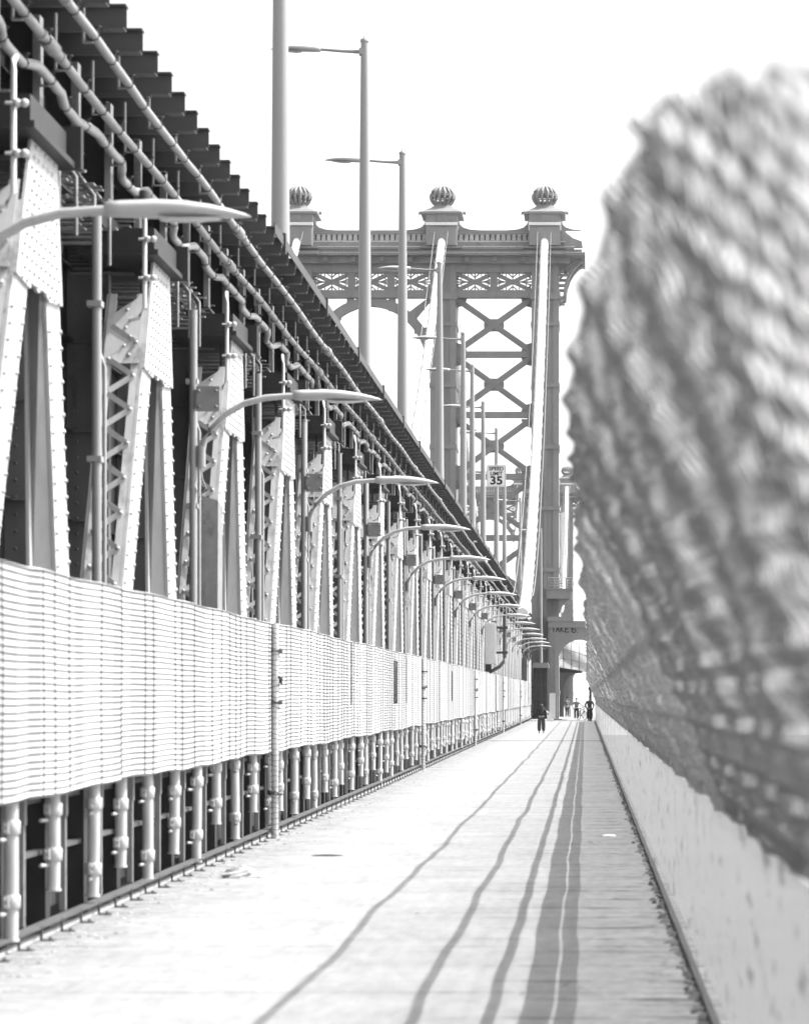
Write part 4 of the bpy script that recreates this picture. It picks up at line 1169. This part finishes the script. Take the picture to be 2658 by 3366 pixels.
def person(label, loc, rot, hgt, kind, look):
    root = thing('person', label, 'person', loc, 'people on the walkway'); root.rotation_euler = (0, 0, rot); root.scale = (hgt/1.75,)*3
    # facing -y; z up; 1.75 m
    st = look.get('stride', .12)
    J = {'pelvis': (0, 0, .95, .15, .11), 'waist': (0, 0, 1.08, .13, .10), 'chest': (0, 0, 1.28, .165, .12), 'neckb': (0, 0, 1.45, .075), 'neck': (0, -.01, 1.52, .055), 'head': (0, -.02, 1.62, .085, .10), 'crown': (0, -.01, 1.71, .06),
         'nose': (0, -.105, 1.615, .014),
         'hipl': (-.10, 0, .88, .095), 'kneel': (-.12, -st*.8, .50, .065), 'ankl': (-.12, -st*.4, .09, .045), 'toel': (-.13, -st*.4-.16, .04, .04),
         'hipr': (.10, 0, .88, .095), 'kneer': (.12, st*.3, .50, .065), 'ankr': (.12, st, .09, .045), 'toer': (.13, st-.16, .04, .04)}
    E = [('pelvis', 'waist'), ('waist', 'chest'), ('chest', 'neckb'), ('neckb', 'neck'), ('neck', 'head'), ('head', 'crown'), ('head', 'nose'), ('pelvis', 'hipl'), ('hipl', 'kneel'), ('kneel', 'ankl'), ('ankl', 'toel'),
         ('pelvis', 'hipr'), ('hipr', 'kneer'), ('kneer', 'ankr'), ('ankr', 'toer')]
    for s, q in ((-1, 'l'), (1, 'r')):
        eb, wr = look.get('arm'+q, ((s*.27, .03, 1.12), (s*.28, -.08, .88)))
        J['sh'+q] = (s*.19, 0, 1.41, .065); J['el'+q] = (*eb, .047); J['wr'+q] = (*wr, .033)
        E += [('chest', 'sh'+q), ('sh'+q, 'el'+q), ('el'+q, 'wr'+q)]
        hand(J, E, 'wr'+q, V(wr)-V(eb), -s)
    skin_fig('body', J, E, M[look['skin']], root)
    # clothes: slightly larger shells
    wd = look.get('wide', 1.)
    T = {'pelvis': (0, 0, .97, .165, .13), 'waist': (0, 0, 1.08, .145, .118), 'chest': (0, 0, 1.28, .18, .138), 'col': (0, 0, 1.44, .09),
         'shl': (-.195, 0, 1.41, .08), 'shr': (.195, 0, 1.41, .08)}
    TE = [('pelvis', 'waist'), ('waist', 'chest'), ('chest', 'col'), ('chest', 'shl'), ('chest', 'shr')]
    for s, q in ((-1, 'l'), (1, 'r')):
        eb, wr = V(J['el'+q][:3]), V(J['wr'+q][:3]); e2 = eb if look.get('long') else V(J['sh'+q][:3]).lerp(eb, .7)
        T['e'+q] = (*e2, .062); TE.append(('sh'+q, 'e'+q))
        if look.get('long'): T['w'+q] = (*eb.lerp(wr, .92), .048); TE.append(('e'+q, 'w'+q))
    skin_fig('top', T, TE, M[look['top']], root)
    B = {'pelvis': (0, 0, .96, .17, .135)}; BE = []
    for q in 'lr':
        for k, r_ in (('hip', .11), ('knee', .085*wd), ('ank', .068*wd)):
            x, y, z = J[k+q][:3]; B[k+q] = (x, y, z+(.03 if k == 'ank' else 0), r_)
        BE += [('pelvis', 'hip'+q), ('hip'+q, 'knee'+q), ('knee'+q, 'ank'+q)]
    skin_fig('trousers', B, BE, M[look['bottom']], root)
    if look.get('hair') == 'long':
        skin_fig('hair', {'c': (0, .02, 1.70, .085), 'b': (0, .06, 1.60, .115, .10), 'n': (0, .09, 1.45, .13, .08), 'd': (.0, .12, 1.25, .15, .06), 'e': (-.01, .12, 1.05, .12, .045)}, [('c', 'b'), ('b', 'n'), ('n', 'd'), ('d', 'e')], M['hair'], root)
    else:
        skin_fig('hair', {'c': (0, .0, 1.725, .07, .07), 'b': (0, .045, 1.66, .09, .08), 'a': (0, -.03, 1.735, .05)}, [('c', 'b'), ('c', 'a')], M['hair'], root)
    return root
wy = 120.
person('woman seen from behind with long dark hair, dark top and wide dark trousers', ((1143-1235)/5000*122, 122, 0), R(180), 1.58, 'w',
       dict(skin='skin', top='black', bottom='denim', hair='long', wide=1.45, stride=.10, long=True, arml=((-.33, -.05, 1.17), (-.36, -.26, 1.22)), armr=((.26, -.05, 1.16), (.18, -.28, 1.25))))
person('man in grey shirt walking towards us while holding a bicycle', ((1217-1235)/5000*186, 186, .035), R(0), 1.68, 'm',
       dict(skin='skin', top='grey_cloth', bottom='black', stride=.16, arml=((-.36, .05, 1.16), (-.30, -.05, .98)), armr=((.38, -.05, 1.26), (.60, -.15, 1.12))))
person('dim figure standing in the shade of the path canopy', ((1197-1235)/5000*205, 205, .03), R(30), 1.75, 's',
       dict(skin='skin', top='grey_cloth', bottom='denim', stride=.05, long=True))
person('person all in black standing against the pale sheeting', ((1245-1235)/5000*178, 178, 0), R(10), 1.85, 'b',
       dict(skin='hair', top='black', bottom='black', stride=.05, long=True, wide=1.3, arml=((-.34, -.02, 1.15), (-.26, -.12, .96)), armr=((.30, .0, 1.14), (.22, -.12, .95))))
dp = thing('dark_post', 'slim dark post rising behind the person in black', 'post', ((1246.5-1235)/5000*179.5, 179.5, 0))
mb = MB(); mb.tube([(0, 0, 0), (0, 0, 2.35)], .10, 10); part('shaft', mb, M['dark'], dp)
mb = MB(); mb.lathe((0, 0, 2.35), [(.13, 0), (.17, .08), (.15, .22), (.05, .30)], 12); part('cap', mb, M['black'], dp)

bg = thing('tote_bag', 'white cloth bag at the elbow of the long-haired woman', 'bag', ((1143-1235)/5000*122+.42, 121.9, .62))
mb = MB(); mb.hexa([(-.10, -.06, .02), (.15, -.06, 0), (.15, .06, 0), (-.10, .06, .02)], [(-.14, -.03, .34), (.12, -.03, .36), (.12, .03, .36), (-.14, .03, .34)]); part('pouch', mb, M['white'], bg)
mb = MB(); mb.tube([(-.10, 0, .33), (-.14, 0, .48), (-.18, 0, .60), (-.12, 0, .50), (.08, 0, .34)], .016, 5); part('strap', mb, M['white'], bg)
# bicycle held by the man
bk = thing('bicycle', 'dark bicycle wheeled along at the side of the man in grey', 'bicycle', ((1228-1235)/5000*186, 186.2, .035))
bk.rotation_euler = (0, 0, R(-62))
def ring(c, r, t, n=24, q=6):
    m = MB(); m.tube([(c[0]+r*math.cos(2*math.pi*k/n), c[1], c[2]+r*math.sin(2*math.pi*k/n)) for k in range(n+1)], t, q, caps=False); return m
for cx in (-.52, .52):
    wheel = part('wheel', ring((cx, 0, .34), .31, .012), M['mid'], bk)
    obj('tyre', ring((cx, 0, .34), .335, .022).mesh('tyre', M['black']), wheel)
    m = MB()
    for k in range(14):
        A = 2*math.pi*k/14; m.tube([(cx, 0, .34), (cx+.31*math.cos(A), 0, .34+.31*math.sin(A))], .004, 3)
    obj('spoke', m.mesh('spoke', M['mid']), wheel)
m = MB()
for a, b in (((-.52, 0, .34), (-.10, 0, .30)), ((-.10, 0, .30), (-.22, 0, .82)), ((-.52, 0, .34), (-.20, 0, .75)), ((-.20, 0, .75), (.36, 0, .82)), ((-.10, 0, .30), (.38, 0, .74)), ((.52, 0, .34), (.34, 0, .98))):
    m.tube([a, b], .022, 6)
part('frame', m, M['dark'], bk)
m = MB(); m.tube([(.30, -.28, 1.03), (.36, -.1, 1.0), (.36, .1, 1.0), (.30, .28, 1.03)], .018, 6); part('handlebar', m, M['dark'], bk)
m = MB(); m.hexa([(-.36, -.09, .86), (-.08, -.03, .86), (-.08, .03, .86), (-.36, .09, .86)], [(-.38, -.09, .91), (-.06, -.02, .91), (-.06, .02, .91), (-.38, .09, .91)]); part('saddle', m, M['black'], bk)
m = MB(); m.tube([(-.10, -.1, .30), (-.10, .1, .30)], .02, 6); m.bar((-.10, .09, .30), (.02, .09, .18), .03, .015); m.box(-.03, .07, .1, .18, .165, .185); m.bar((-.10, -.09, .30), (-.22, -.09, .42), .03, .015); m.box(-.27, -.17, -.18, -.1, .415, .435); part('pedal', m, M['dark2'], bk)
